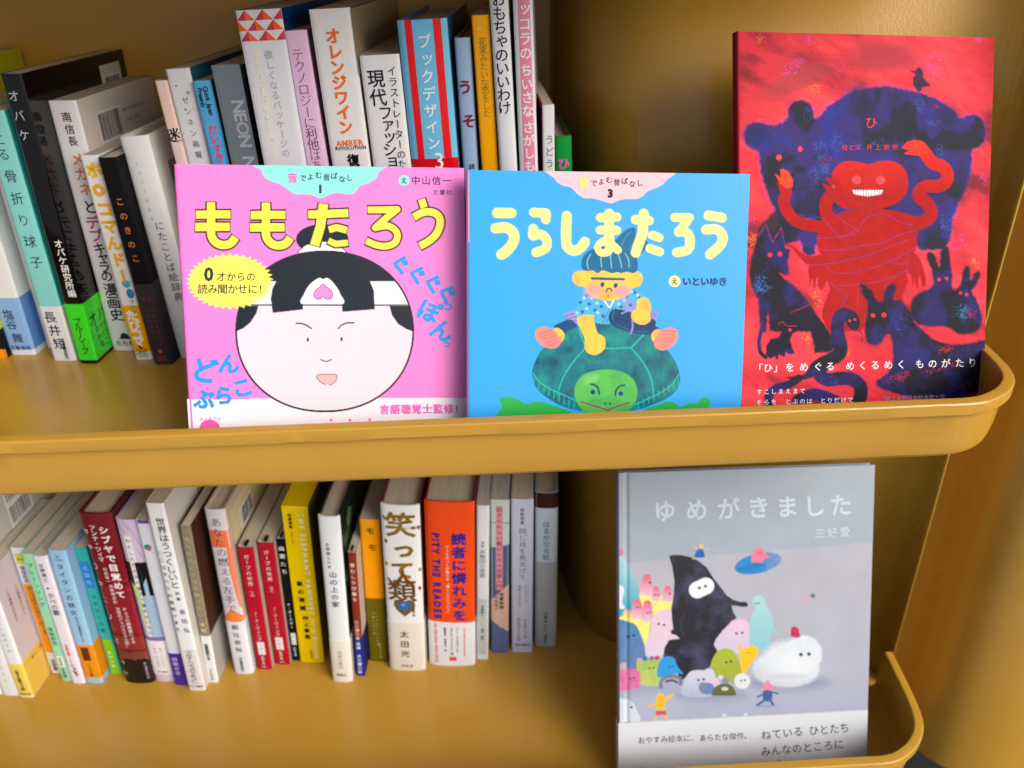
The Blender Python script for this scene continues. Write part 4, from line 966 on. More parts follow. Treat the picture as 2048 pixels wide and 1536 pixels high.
    # hair
    p([(862, 490), (895, 440), (945, 398), (985, 394), (995, 440), (1030, 450), (1058, 478), (1045, 515), (1000, 560), (930, 545)], TE)
    l([(905, 500), (930, 450), (962, 415)], 7, c8('2a94b8')); l([(950, 520), (985, 470)], 6, c8('2a94b8'))
    p([(674, 610), (682, 565), (720, 525), (780, 505), (850, 500), (930, 515), (985, 548), (1002, 605), (996, 645), (970, 656), (940, 648), (905, 656), (880, 650), (850, 656), (800, 640), (770, 656), (740, 640), (710, 644), (685, 636)], TE)
    for q in ([(728, 545), (708, 590), (716, 632)], [(790, 530), (788, 580), (792, 622)], [(843, 548), (846, 590), (850, 626)], [(888, 545), (902, 590), (908, 626)], [(930, 542), (948, 580), (952, 622)]): l(q, 5, TL)
    # box, hands, cord
    p([(833, 908), (842, 880), (870, 864), (930, 872), (1010, 900), (1095, 925), (1105, 950), (1090, 985), (1060, 1010), (990, 1006), (900, 980), (845, 950)], c8('08406e'))
    l([(838, 905), (920, 930), (1020, 952), (1098, 952)], 5, c8('0a2a50')); l([(868, 878), (855, 900), (858, 920)], 6, c8('2878a8')); l([(880, 955), (980, 992), (1060, 995)], 4, c8('2878a8'))
    l([(970, 930), (972, 970), (962, 1004)], 10, c8('c078d2')); l([(908, 890), (940, 875), (985, 858)], 9, c8('c078d2')); l([(930, 820), (950, 815), (985, 850), (972, 868), (940, 852), (928, 832), (930, 820)], 9, c8('c078d2'))
    p([(652, 912), (740, 898), (750, 940), (768, 1000), (805, 1025), (814, 1060), (805, 1100), (760, 1130), (712, 1118), (692, 1085), (694, 1040), (672, 985)], skin, jit=1)
    p([(1000, 812), (1030, 796), (1062, 806), (1078, 850), (1072, 900), (1075, 930), (1040, 955), (990, 945), (965, 915), (968, 880), (992, 862)], skin, jit=1)
    # feet
    p([(500, 1000), (535, 972), (575, 1005), (565, 1050), (530, 1060)], skin); p([(1080, 1010), (1115, 980), (1150, 1000), (1130, 1060), (1090, 1050)], skin)
    e(480, 1030, 80, 55, c8('ee8c80'), rot=32, jit=2); e(1165, 1037, 80, 55, c8('ee8c80'), rot=-38, jit=2)
    for k in range(5): l([(425 + 14 * k, 1010 + 17 * k), (505 + 10 * k, 985 + 17 * k)], 4, c8('c8507c')); l([(1135 + k * 6, 985 + 22 * k), (1222 - 12 * k, 995 + 20 * k)], 4, c8('c8507c'))
    # title
    YL = c8('fbf092'); S = []
    S += [([(188, 306), (268, 308)], 60), ([(178, 396), (240, 392), (282, 425), (280, 475), (248, 520), (212, 548)], 60)]
    S += [([(398, 304), (470, 308), (468, 345)], 54), ([(396, 398), (394, 436)], 56), ([(396, 440), (440, 432), (472, 462), (468, 510), (412, 536)], 54)]
    S += [([(590, 325), (586, 440), (592, 500), (630, 526), (668, 510), (694, 476)], 58)]
    S += [([(786, 334), (880, 330)], 52), ([(784, 406), (880, 408)], 50), ([(835, 310), (835, 420), (840, 500)], 56), ([(838, 470), (800, 474), (772, 505), (790, 535), (830, 530), (845, 490), (885, 522)], 46)]
    S += [([(988, 346), (1068, 350)], 52), ([(1036, 312), (1030, 420), (990, 536)], 58), ([(1086, 436), (1124, 450)], 50), ([(1072, 512), (1128, 532)], 50)]
    S += [([(1216, 332), (1300, 334), (1238, 420)], 50), ([(1240, 412), (1288, 424), (1304, 470), (1290, 520), (1228, 536)], 54)]
    S += [([(1412, 322), (1488, 334)], 56), ([(1398, 404), (1456, 402), (1492, 435), (1482, 490), (1420, 548)], 56)]
    for q, w in S: l(q, w, YL, smooth=len(q) > 3, jit=2)
    e(797, 508, 9, 10, TE)
    e(1215, 703, 33, 33, YL)
    a.c[U < .8] = c8('e0a0c0'); a.c[(U < .8) & (V > 41)] = c8('2c8ad8')
    return a.c
bu.case('2c9ae8', 'd890b4')
bu.grid(paint_blue)
L = bu.L; DK, NV = c8('3c3440'), c8('14427e')
L.put('音', 688, 130, 66, c8('fbe87c'), .04)
for ch, x, y, r in (('で', 747, 133, 5), ('よ', 790, 125, -8), ('む', 836, 115, 0), ('昔', 880, 129, 0), ('ば', 925, 122, 0), ('な', 970, 138, 8), ('し', 1013, 133, 0)): L.put(ch, x, y, 41, DK, .015, r)
L.put('3', 842, 191, 64, c8('1c1a20'), .06); L.put('え', 1215, 703, 42, NV, .015)
L.row('いといゆき', 1286, 703, 1495, 704, 54, NV, .035)
bu.letters()

# ---- red book
hi = Cover('tall red picture book with dark blue animal shapes round a red many armed figure', 178, 243.0,
           (156.84, 510.52, -45.97), (0.3491, 0.2094, -0.0602),
           [[11.8925281, .104221858, 22.0203739], [.326205781, 13.7299925, 47.0598288], [4.80433952e-04, 2.82918212e-04, 1]], 6, .46, 'b00e1c', MATTE)
def paint_red(X, Y, U, V):
    R1, R2, R3 = np.array(c8('d22e3e')), np.array(c8('861a2c')), np.array(c8('e8404a'))
    a = Art(X, Y, R1); p, e, l = a.poly, a.ell, a.line
    xr = X * .86 + Y * .5; yr = Y * .86 - X * .5 * -1
    n = fbm(X * .6 + Y * .5, (Y - X * .55) * 1.6, 340, 5, 1)[:, None]
    a.c = R1 + (R2 - R1) * np.clip((n - .53) * 5, 0, 1) + (R3 - R1) * np.clip((.46 - n) * 6, 0, 1)
    pd = np.clip(1 - np.hypot((X - 1130) / 330, (Y - 240) / 150), 0, 1)[:, None]; a.c = a.c + (np.array(c8('a02c3c')) - a.c) * np.clip(pd * 1.6, 0, .8)
    pd = np.clip(1 - np.hypot((X - 480) / 380, (Y - 420 + (X - 480) * .4) / 110), 0, 1)[:, None]; a.c = a.c + (np.array(c8('a43840')) - a.c) * np.clip(pd * 1.4, 0, .7)
    def speck(col, cx, cy, rx, ry, dens=.5, s=11, rot=0, seed=0, al=.8):
        r = rad(rot); dx, dy = X - cx, Y - cy
        q = 1 - np.hypot((dx * math.cos(r) + dy * math.sin(r)) / rx, (-dx * math.sin(r) + dy * math.cos(r)) / ry)
        m = fbm(X, Y, s * .8, 3, seed + 11) * .75 + fbm(X, Y, s * 5, 2, seed + 3) * .25
        k = (np.clip((m - .70 + dens * .20 * np.clip(q * 1.4, 0, 1)) * 9, 0, 1) * np.clip(q * 2, 0, 1) * al)[:, None]
        a.c = a.c + (np.array(c8(col)) - a.c) * k
    for q in ((460, 300, 170, 60, -25), (420, 360, 190, 40, -15), (800, 350, 70, 40, -30), (1500, 320, 200, 160, 0), (900, 480, 120, 90, -60), (720, 600, 120, 60, -30), (560, 120, 90, 60, 20), (1850, 100, 80, 60, 0),
              (1880, 1180, 60, 80, 0), (1700, 1650, 90, 120, 60), (600, 1960, 90, 120, 20), (1370, 1430, 70, 60, 0), (640, 2740, 70, 60, 0), (140, 1500, 70, 80, 0)):
        speck('d45cc0', *q[:4], .8, 7, q[4], int(q[0]), .6)
    for q in ((190, 100, 90, 50, -60), (130, 1640, 60, 130, 0), (640, 2050, 100, 170, 10), (540, 2380, 60, 90, 0), (600, 480, 80, 60, 0), (1850, 1820, 120, 60, 40), (160, 760, 90, 60, 0), (860, 2480, 80, 70, 0), (620, 1500, 60, 40, 0)):
        speck('e88a3c', *q[:4], .85, 9, q[4], int(q[1]), .8)
    NB, ND, NU = np.array(c8('33276e')), np.array(c8('1c2032')), np.array(c8('262e8c'))
    def navy(x, y):
        m = fbm(x, y, 190, 4, 4)[:, None]; h = fbm(x, y, 12, 3, 7)[:, None]
        c = NB + (ND - NB) * np.clip((m - .54) * 7, 0, 1) + (NU - NB) * np.clip((.44 - m) * 6, 0, 1)
        return c * (.8 + .4 * h)
    def dark(x, y):
        m = fbm(x, y, 150, 4, 3)[:, None]; h = fbm(x, y, 12, 3, 7)[:, None]
        c = np.array(c8('191728')) + (np.array(c8('262260')) - np.array(c8('191728'))) * np.clip((m - .46) * 5, 0, 1)
        return c * (.75 + .5 * h)
    BODY = [(70, 830), (85, 770), (140, 738), (210, 742), (270, 760), (340, 745), (400, 700), (405, 640), (440, 590), (500, 570), (560, 590), (592, 640), (605, 700), (640, 690), (700, 620), (780, 565), (880, 505), (1000, 478), (1150, 466), (1300, 490),
       (1450, 530), (1580, 590), (1660, 645), (1710, 710), (1760, 688), (1820, 680), (1870, 710), (1895, 780), (1898, 860), (1850, 925), (1800, 950), (1795, 1050), (1765, 1200), (1700, 1350), (1650, 1480), (1640, 1600), (1590, 1690), (1490, 1708), (1390, 1690),
       (1300, 1560), (900, 1520), (640, 1640), (600, 1740), (520, 1730), (490, 1640), (380, 1660), (290, 1600), (330, 1490), (300, 1400), (250, 1290), (200, 1130), (175, 970), (110, 930), (78, 890)]
    p(BODY, c8('c84ab0'), soft=22, jit=26, js=9, alpha=.55, grow=6)
    p(BODY, navy, soft=9, jit=12)
    p([(460, 1340), (620, 1280), (740, 1300), (700, 1420), (560, 1450), (450, 1420)], ND * .9, soft=30, jit=20, alpha=.8)
    p([(230, 1480), (340, 1380), (480, 1420), (500, 1560), (380, 1660), (240, 1640), (170, 1560)], lambda x, y: np.tile(ND, (len(x), 1)), soft=14, jit=10, alpha=.95)
    for q in ((150, 840, 100, 90), (480, 640, 70, 60), (1620, 690, 90, 90), (1860, 820, 60, 90), (1720, 1200, 70, 160), (940, 560, 90, 120), (1000, 700, 60, 160)):
        a._blend(*(lambda i, s: (i, np.clip(.5 - s / 70, 0, 1) * .6))(*a._sd(np.c_[q[0] + q[2] * np.cos(np.linspace(0, 6.28, 30)), q[1] + q[3] * np.sin(np.linspace(0, 6.28, 30))], 50)), lambda x, y: np.tile(ND, (len(x), 1)), None)
    for q in ((550, 690, 50, 110), (640, 950, 90, 140), (1400, 600, 80, 110), (1070, 880, 110, 60), (1500, 740, 90, 50), (640, 1110, 110, 120), (1350, 880, 60, 90), (760, 880, 90, 130), (1600, 1500, 80, 140), (1550, 980, 60, 140)):
        speck('2f70c8', *q, .9, 7, 0, int(q[0]), .6)
    speck('c02c5c', 700, 1040, 150, 50, .7, 10, -20, 5, .7); speck('c02c5c', 1540, 620, 120, 40, .7, 10, -25, 6, .7); speck('2a8a58', 680, 1100, 90, 60, .6, 9, 0, 8, .6)
    p([(1330, 350), (1365, 345), (1390, 325), (1418, 335), (1428, 370), (1428, 400), (1480, 460), (1425, 470), (1410, 500), (1385, 498), (1352, 450), (1352, 400), (1368, 372)], c8('35223e'), soft=5, jit=4)
    e(495, 940, 19, 20, c8('ec4450'), soft=3, jit=2); e(333, 1005, 22, 21, c8('ec4450'), soft=3, jit=2)
    # red figure
    RD, RB = np.array(c8('a60608')), np.array(c8('d81c10'))
    def redc(x, y):
        h = fbm(x, y, 60, 4, 2)[:, None]
        return RD * (.7 + .35 * h + .35 * fbm(x * .5, y, 10, 3, 6)[:, None])
    def redb(x, y):
        t = np.clip((1300 - y)[:, None] / 350, 0, 1); return redc(x, y) * (1 - t) + RB * t
    p([(560, 1830), (660, 1800), (700, 1850), (690, 1950), (660, 2010), (635, 1990), (620, 1920), (600, 2000), (585, 1920), (570, 1990), (562, 1900)], redc, soft=4)
    p([(1300, 1720), (1380, 1740), (1430, 1850), (1448, 1960), (1420, 1985), (1400, 1900), (1385, 2005), (1360, 1930), (1350, 1990), (1335, 1900), (1300, 1860)], redc, soft=4)
    p([(740, 1450), (860, 1410), (1000, 1400), (1150, 1400), (1330, 1440), (1400, 1480), (1390, 1560), (1378, 1620), (1375, 1690), (1310, 1850), (1300, 1890), (1310, 1950), (1270, 2060), (1290, 2120), (1250, 2190), (1000, 2150), (990, 2260), (950, 2320),
       (880, 2320), (800, 2330), (720, 2320), (660, 2200), (700, 2060), (720, 1990), (690, 1930), (700, 1850), (640, 1720), (620, 1620), (640, 1560), (650, 1480)], redc, soft=4)
    p([(372, 1663), (440, 1675), (520, 1740), (600, 1752), (700, 1735), (760, 1800), (640, 1820), (560, 1824), (500, 1775), (440, 1700)], redc, soft=3)
    l([(370, 1200), (385, 1270), (372, 1340), (400, 1420), (470, 1490), (580, 1520), (700, 1540)], 88, redb, soft=3)
    p([(303, 1130), (325, 1140), (350, 1160), (342, 1098), (362, 1090), (405, 1112), (440, 1175), (436, 1230), (390, 1240), (340, 1200)], lambda x, y: np.tile(c8('ee4420'), (len(x), 1)), soft=3, smooth=False)
    PU = c8('7c3a8c'); e(408, 1191, 12, 12, c8('a05848'))
    p([(740, 1130), (765, 1080), (810, 1045), (870, 1032), (940, 1040), (1010, 1056), (1080, 1038), (1170, 1030), (1250, 1058), (1296, 1110), (1312, 1190), (1300, 1270), (1250, 1335), (1160, 1378), (1040, 1405), (900, 1402), (800, 1378), (740, 1300)], redb, soft=4)
    l([(770, 1240), (700, 1330), (690, 1410), (730, 1480), (820, 1540), (900, 1560)], 96, redc, soft=3)
    p([(655, 1192), (690, 1212), (730, 1225), (685, 1162), (720, 1160), (780, 1175), (805, 1225), (790, 1290), (730, 1300), (700, 1265)], redc, soft=3, smooth=False); e(748, 1225, 12, 12, c8('a05848'))
    l([(1410, 930), (1455, 990), (1500, 1045), (1575, 1075), (1612, 1130), (1595, 1195), (1540, 1222), (1450, 1225), (1400, 1262), (1400, 1310), (1460, 1355), (1490, 1420), (1450, 1480), (1340, 1520)], 96, redb, soft=3)
    p([(1262, 935), (1300, 890), (1350, 872), (1410, 876), (1455, 920), (1462, 970), (1400, 990), (1340, 985), (1275, 975), (1330, 952)], lambda x, y: np.tile(c8('e63220'), (len(x), 1)), soft=3, smooth=False); e(1372, 915, 11, 11, c8('a05848'))
    for q in ([(480, 1430), (560, 1470), (640, 1460), (700, 1500), (760, 1580), (830, 1600), (930, 1540)], [(620, 1620), (760, 1612), (880, 1592), (940, 1550), (980, 1480), (1050, 1440), (1150, 1440), (1240, 1490), (1350, 1520)],
              [(640, 1690), (700, 1712), (860, 1700), (980, 1670), (1120, 1650), (1250, 1590), (1375, 1560)], [(500, 1812), (640, 1818), (820, 1790), (1000, 1750), (1180, 1680), (1378, 1608)], [(700, 1840), (760, 1880), (900, 1880), (1080, 1830), (1240, 1760), (1375, 1680)],
              [(700, 1940), (760, 1975), (900, 1972), (1080, 1945), (1230, 1900), (1300, 1860)], [(1165, 1800), (1250, 1812), (1300, 1810)], [(1310, 1740), (1310, 1870)], [(750, 1380), (770, 1440), (850, 1510), (935, 1545)], [(1130, 1990), (1180, 1930)], [(760, 1990), (840, 2040), (830, 2100), (780, 2170)], [(930, 2000), (935, 2130)]):
        l(q, 4.5, PU, soft=2, jit=2, alpha=.75)
    e(922, 1176, 34, 33, c8('e8464e'), soft=4); e(1103, 1177, 33, 33, c8('e8464e'), soft=4); e(928, 1180, 9, 9, c8('8a4a3a')); e(1105, 1182, 9, 9, c8('8a4a3a'))
    p([(890, 1252), (1124, 1252), (1108, 1284), (1050, 1294), (1005, 1300), (950, 1292), (905, 1284)], c8('e6e2ec'), smooth=False, soft=2)
    for k in range(10): l([(912 + 21 * k, 1250 - (k % 2) * 4), (914 + 20 * k, 1300)], 4, c8('a01820'), smooth=False)
    speck('c83030', 900, 1840, 90, 60, .7, 10, 0, 4, .5)
    # animals
    p([(172, 1600), (200, 1540), (232, 1506), (262, 1580), (288, 1652), (318, 1580), (350, 1534), (378, 1600), (384, 1690), (420, 1700), (410, 1760), (400, 1790), (412, 1880), (385, 1900), (335, 1880), (370, 1920), (440, 1970), (520, 2050), (600, 2160), (660, 2250), (740, 2360), (768, 2440), (720, 2480), (600, 2490), (590, 2400), (570, 2330), (470, 2325), (380, 2335), (300, 2325), (262, 2320), (250, 2180), (238, 2330), (200, 2335),
       (182, 2230), (175, 2080), (120, 1980), (108, 1880), (118, 1780), (150, 1680)], dark, soft=9, jit=8, smooth=False)
    l([(200, 2310), (182, 2400), (190, 2480), (232, 2520)], 30, dark, soft=4)
    p([(232, 2500), (236, 2430), (270, 2380), (330, 2370), (352, 2330), (372, 2280), (420, 2285), (440, 2310), (478, 2316), (438, 2340), (418, 2390), (430, 2440), (452, 2490), (410, 2500), (385, 2480), (372, 2520), (330, 2500), (322, 2545), (300, 2515), (262, 2530)], dark, soft=4, smooth=False, jit=3)
    l([(182, 1600), (232, 1508), (284, 1650), (350, 1536), (376, 1660)], 4, c8('a83848'), smooth=False, jit=2, soft=2)
    l([(330, 2270), (360, 2250), (390, 2280), (470, 2285)], 5, c8('b8303c'), soft=2); l([(420, 2180), (500, 2150), (580, 2110)], 6, c8('8c2c44'), soft=4, jit=4)
    speck('2f7cc8', 200, 1960, 110, 120, 1.0, 9, 0, 3, .8)
    p([(470, 2690), (380, 2672), (520, 2650), (580, 2560), (700, 2500), (700, 2620), (560, 2680)], dark, soft=5)
    l([(885, 2220), (820, 2195), (785, 2240), (778, 2330), (800, 2420), (790, 2490), (720, 2540), (655, 2590), (640, 2650), (700, 2690), (800, 2680), (890, 2690), (950, 2750), (940, 2850), (900, 2900)], 104, dark, soft=5, jit=4)
    e(895, 2250, 52, 70, c8('1f1d34'), rot=-20, soft=5); l([(930, 2310), (965, 2350), (960, 2400)], 6, c8('1f1d34'))
    l([(480, 2680), (400, 2730), (310, 2755), (255, 2810), (260, 2880)], 62, dark, soft=5, w1=70); l([(470, 2850), (600, 2800), (760, 2850)], 90, dark, soft=5)
    p([(950, 1965), (985, 1972), (1040, 2020), (1075, 2090), (1120, 2085), (1130, 2030), (1170, 1970), (1212, 1962), (1222, 2010), (1200, 2075), (1260, 2090), (1310, 2150), (1350, 2200), (1370, 2260), (1440, 2330), (1520, 2390), (1640, 2420), (1760, 2412), (1960, 2400), (1960, 2640), (1900, 2740), (1800, 2800), (1640, 2830),
       (1400, 2840), (1200, 2790), (1090, 2750), (1070, 2700), (1150, 2640), (1190, 2560), (1192, 2440), (1180, 2350), (1140, 2360), (1110, 2410), (1050, 2432), (998, 2400), (985, 2300), (1005, 2180), (1000, 2090), (965, 2050)], dark, soft=9, jit=9)
    p([(1330, 2160), (1345, 2080), (1400, 2030), (1470, 2000), (1500, 1960), (1490, 1860), (1452, 1760), (1470, 1722), (1510, 1735), (1550, 1830), (1556, 1730), (1590, 1680), (1622, 1700), (1634, 1800), (1650, 1900), (1648, 1990), (1670, 2005), (1710, 1960), (1722, 1880), (1755, 1828), (1785, 1850), (1786, 1930), (1812, 1890), (1850, 1862), (1862, 1900),
       (1830, 1970), (1800, 2020), (1840, 2100), (1875, 2210), (1850, 2310), (1770, 2345), (1690, 2340), (1610, 2290), (1500, 2290), (1400, 2275), (1345, 2220)], dark, soft=9, jit=9)
    speck('2f86c8', 1720, 2170, 90, 120, 1.0, 9, 0, 12, .7); speck('3848c0', 1250, 2260, 120, 160, .8, 10, 0, 13, .6); speck('3040b0', 720, 2700, 160, 60, 1, 9, 0, 14, .6); speck('3040b0', 1400, 2500, 220, 120, .8, 9, 0, 15, .5)
    for q in ((1230, 2680, 160, 60), (1560, 2600, 260, 40), (1780, 2720, 160, 40), (1600, 2460, 100, 50), (1800, 2180, 60, 60)): speck('c02440', *q, 1.0, 10, -15, int(q[0]), .75)
    for x, y, r in ((265, 1743, 17), (340, 1737, 17), (418, 2313, 11), (870, 2243, 10), (909, 2233, 10), (1047, 2203, 16), (1130, 2200, 18), (1548, 1931, 13), (1605, 1922, 13), (1710, 2032, 12), (1757, 2045, 12)): e(x, y, r, r, c8('ee2c40'), soft=3, jit=2)
    a.c = a.c * (.80 + .40 * (fbm(X, Y, 9, 3, 21) * .6 + fbm(X * .4 + Y * .4, Y - X * .3, 60, 4, 22) * .4))[:, None]
    g = np.array(c8('8a0c20')); k = np.clip(1 - U / 1.4, 0, 1)[:, None]; a.c = a.c + (g - a.c) * k  # shading of the spine edge painted in as a dark red fade
    # line work of the wrapper's upper edge
    return a.c
hi.case('a01020', '8a0c20', hard=False)
hi.grid(paint_red, vb=(181.9, 191.8))
L = hi.L; RDT, WH = c8('e43c34'), c8('f2f0fa')
L.put('ひ', 1032, 740, 98, RDT, .0); L.row('絵と文', 832, 928, 932, 926, 46, RDT, .0); L.row('井上奈奈', 1018, 926, 1214, 926, 48, RDT, .0)
xs = (172, 247, 325, 413, 520, 627, 720, 870, 965, 1060, 1160, 1257, 1398, 1495, 1595, 1700, 1797)
for i, (ch, x) in enumerate(zip('「ひ」をめぐるめくるめくものがたり', xs)): L.put(ch, x, 2602 - (x - 170) * .026, 72, WH, .006)
L.row('すこしまえまで', 182, 2782, 508, 2774, 44, WH, 0); L.row('そらを', 180, 2862, 292, 2858, 46, WH, 0); L.row('とぶのは', 400, 2856, 562, 2852, 46, WH, 0); L.row('とりだけで', 665, 2848, 872, 2842, 46, WH, 0)
L.row('「第28回日本絵本賞大賞', 1115, 2836, 1570, 2820, 44, c8('8a84a0'), 0)
hi.letters()

# ---- grey book
gr = Cover('pale grey picture book with a black hooded creature, leaning alone on the lower shelf', 205, 250.2,
           (104.99, 528.37, -362.99), (0.3817, 0.0254, -0.0259),
           [[9.4971682, .044085456, 66.903353], [-.28673175, 9.4428153, 96.796337], [9.9363946e-05, 1.6545930e-04, 1]], 10, .62, '9aa8bc', GLOSS)
def paint_grey(X, Y, U, V):
    TOP, LO = np.array(c8('9ca9b9')), np.array(c8('acaebc'))
    a = Art(X, Y, TOP); p, e, l = a.poly, a.ell, a.line
    hy = 760 - (X - 150) * .083
    t = np.clip((Y - hy + 12) / 30, 0, 1)[:, None]
    LOc = LO + (np.array(c8('a2aac4')) - LO) * np.clip((Y - 1300) / 700, 0, 1)[:, None]
    a.c = TOP * (1 - t) + LOc * t; a.c *= (.94 + .12 * fbm(X, Y, 200, 4, 3))[:, None]
    EY = c8('2a2c3a')
    def grad(c0, c1, y0, y1, n=.12):
        A, B = np.array(c8(c0)), np.array(c8(c1))
        return lambda x, y: (A + (B - A) * np.clip((y - y0) / (y1 - y0), 0, 1)[:, None]) * (1 - n / 2 + n * fbm(x, y, 30, 3, 2))[:, None]
    def eyes(x0, y0, x1, y1, r=9): e(x0, y0, r, r, EY, soft=3); e(x1, y1, r, r, EY, soft=3)
    def dome(cx, y0, w, h, c, **k):
        p([(cx - w * .5, y0 + h), (cx - w * .46, y0 + h * .45), (cx - w * .28, y0 + h * .08), (cx, y0), (cx + w * .28, y0 + h * .08), (cx + w * .46, y0 + h * .45), (cx + w * .5, y0 + h)], c, soft=4, **k)
    # soft ground shadows that are printed in the drawing
    e(1330, 1660, 300, 50, c8('7f8aa8'), soft=40, alpha=.8); e(740, 1750, 260, 44, c8('858fac'), soft=40, alpha=.8); e(260, 1700, 240, 40, c8('8790ae'), soft=40, alpha=.6); e(1165, 1832, 70, 10, c8('858fac'), soft=8, alpha=.7)
    p([(40, 690), (85, 690), (125, 770), (175, 850), (210, 950), (232, 1060), (225, 1130), (160, 1160), (40, 1150)], grad('a8ccd8', '3ea0b4', 700, 1120), soft=5); e(80, 690, 20, 28, c8('d07c9c'), soft=4); p([(60, 940), (105, 960), (90, 1050), (110, 1105), (60, 1090)], c8('d8dce8'), soft=4)
    p([(225, 990), (320, 1000), (465, 1030), (460, 1100), (380, 1130), (310, 1190), (290, 1290), (270, 1400), (225, 1300), (160, 1220), (60, 1225), (60, 1170), (160, 1165), (225, 1120)], grad('e0dc78', 'e2e07c', 0, 1), soft=8)
    for cx, y0, w, h in ((275, 852, 92, 150), (343, 940, 60, 105), (430, 938, 74, 110), (203, 1035, 84, 140), (279, 1045, 84, 150)): dome(cx, y0, w, h, grad('d4587c', 'd8b4c8', y0, y0 + h))
    dome(130, 1115, 70, 60, grad('e08ca8', 'e0d070', 1115, 1170))
    for q in ((294, 913, 300, 914), (336, 1003, 360, 1005), (444, 995, 446, 996), (202, 1097, 222, 1095), (277, 1140, 297, 1134)): eyes(*q, r=6)
    p([(300, 1300), (312, 1200), (345, 1140), (400, 1112), (455, 1122), (480, 1240), (530, 1325), (440, 1345), (400, 1450), (300, 1475), (262, 1440), (270, 1340)], grad('dcbccc', 'cfc2d4', 1100, 1450), soft=4); eyes(363, 1222, 403, 1229)
    p([(40, 1215), (150, 1210), (200, 1240), (240, 1330), (262, 1420), (262, 1540), (180, 1570), (40, 1570)], grad('4c7cac', '5a7ca4', 1210, 1550, .3), soft=4); eyes(137, 1316, 176, 1307, 10)
    p([(1040, 1320), (1038, 1230), (1060, 1150), (1085, 1110), (1062, 1060), (1075, 1020), (1110, 1008), (1150, 1030), (1165, 1090), (1205, 1150), (1218, 1240), (1262, 1308), (1205, 1280), (1185, 1400), (1130, 1425), (1060, 1400)], grad('a4d0d4', '7cc0cc', 1010, 1420), soft=5, alpha=.92); eyes(1085, 1068, 1107, 1067, 6)
    BKc = lambda x, y: (np.array(c8('23242e')) + (np.array(c8('46486a')) - np.array(c8('23242e'))) * np.clip((fbm(x, y, 120, 4, 1) - .45) * 2.2, 0, 1)[:, None]) * (.7 + .6 * fbm(x, y, 14, 3, 1)[:, None])
    p([(440, 716), (470, 706), (530, 708), (600, 722), (660, 752), (720, 800), (770, 880), (830, 955), (870, 1010), (920, 1042), (975, 1058), (1010, 1056), (1028, 1072), (1024, 1092), (985, 1094), (935, 1085), (905, 1086), (915, 1125), (943, 1178), (905, 1200), (880, 1235), (840, 1270), (815, 1310), (790, 1345),
       (790, 1400), (800, 1440), (765, 1500), (740, 1545), (690, 1570), (600, 1575), (560, 1620), (520, 1660), (505, 1590), (450, 1570), (395, 1480), (405, 1400), (440, 1340), (520, 1330), (500, 1305), (470, 1290), (470, 1250), (462, 1200), (457, 1100), (475, 1000), (480, 900), (462, 790)], BKc, soft=3, smooth=False)
    l([(470, 1280), (500, 1290), (530, 1315)], 36, BKc); l([(550, 1150), (525, 1230), (550, 1300)], 10, c8('3a4058'), soft=6, alpha=.6)
    l([(650, 968), (714, 938)], 124, c8('e2e8ee'), soft=4); eyes(666, 953, 711, 940, 11)
    p([(785, 1345), (830, 1280), (870, 1240), (905, 1205), (960, 1190), (1010, 1195), (1035, 1240), (1038, 1340), (1030, 1400), (960, 1440), (830, 1425), (780, 1390)], grad('dcbcd4', 'c4bcd8', 1200, 1400), soft=4, jit=3); eyes(941, 1292, 984, 1287)
    # saucer
    sa, sb = np.array(c8('1c84c8')), np.array(c8('7a8cc0'))
    e(1103, 770, 177, 74, lambda x, y: (sa + (sb - sa) * np.clip((x - 1120) / 150, 0, 1)[:, None]) * (.8 + .4 * fbm(x, y, 26, 3, 2))[:, None], rot=-13, soft=4)
    e(1050, 800, 110, 26, c8('0e6cb0'), rot=-10, soft=16, alpha=.6)
    p([(1058, 762), (1060, 700), (1078, 665), (1105, 652), (1140, 660), (1160, 700), (1192, 724), (1150, 735), (1130, 765), (1090, 760)], c8('e87890'), soft=4); eyes(1105, 694, 1129, 690, 5)
    # little girl
    p([(652, 660), (695, 662), (708, 728), (622, 726)], c8('1c62b0'), soft=3, smooth=False); e(681, 643, 20, 20, c8('d8b478'), soft=3)
    l([(655, 668), (622, 638)], 8, c8('d8b48c')); l([(698, 672), (738, 660)], 8, c8('d8b48c')); l([(632, 728), (616, 738)], 7, c8('e0b060')); l([(700, 728), (712, 736)], 7, c8('e0b060'))
    # white creature
    wc = lambda x, y: np.array(c8('d4dde6')) * (1.04 - .20 * np.clip((y - 1500) / 190, 0, 1) - .12 * np.clip((1200 - x) / 150, 0, 1) - .10 * fbm(x, y, 26, 4, 9))[:, None]
    e(1310, 1556, 250, 138, wc, soft=12, jit=8, js=20); e(1440, 1445, 140, 140, wc, soft=10, jit=8, js=20); e(1340, 1480, 200, 130, wc, soft=30, jit=10)
    e(1380, 1560, 140, 80, c8('e2e8ee'), soft=60, alpha=.6); e(1330, 1610, 130, 20, c8('aab4c6'), soft=20, alpha=.5)
    e(1422, 1449, 14, 13, EY, soft=5); e(1482, 1445, 14, 13, EY, soft=5)
    p([(1345, 1290), (1350, 1252), (1376, 1240), (1402, 1255), (1410, 1290), (1420, 1312), (1390, 1324), (1350, 1312)], c8('bc2c58'), soft=3, jit=2)
    e(1510, 1012, 19, 17, c8('4c7c54'), soft=5); l([(1426, 1045), (1495, 1026)], 13, c8('dc94a8'), soft=4)
    # group in front
    p([(748, 1590), (752, 1520), (780, 1450), (830, 1408), (880, 1404), (925, 1430), (965, 1510), (982, 1600), (925, 1670), (880, 1640), (780, 1610)], grad('a4b034', '98a63c', 1410, 1640, .2), soft=3); eyes(865, 1508, 903, 1501)
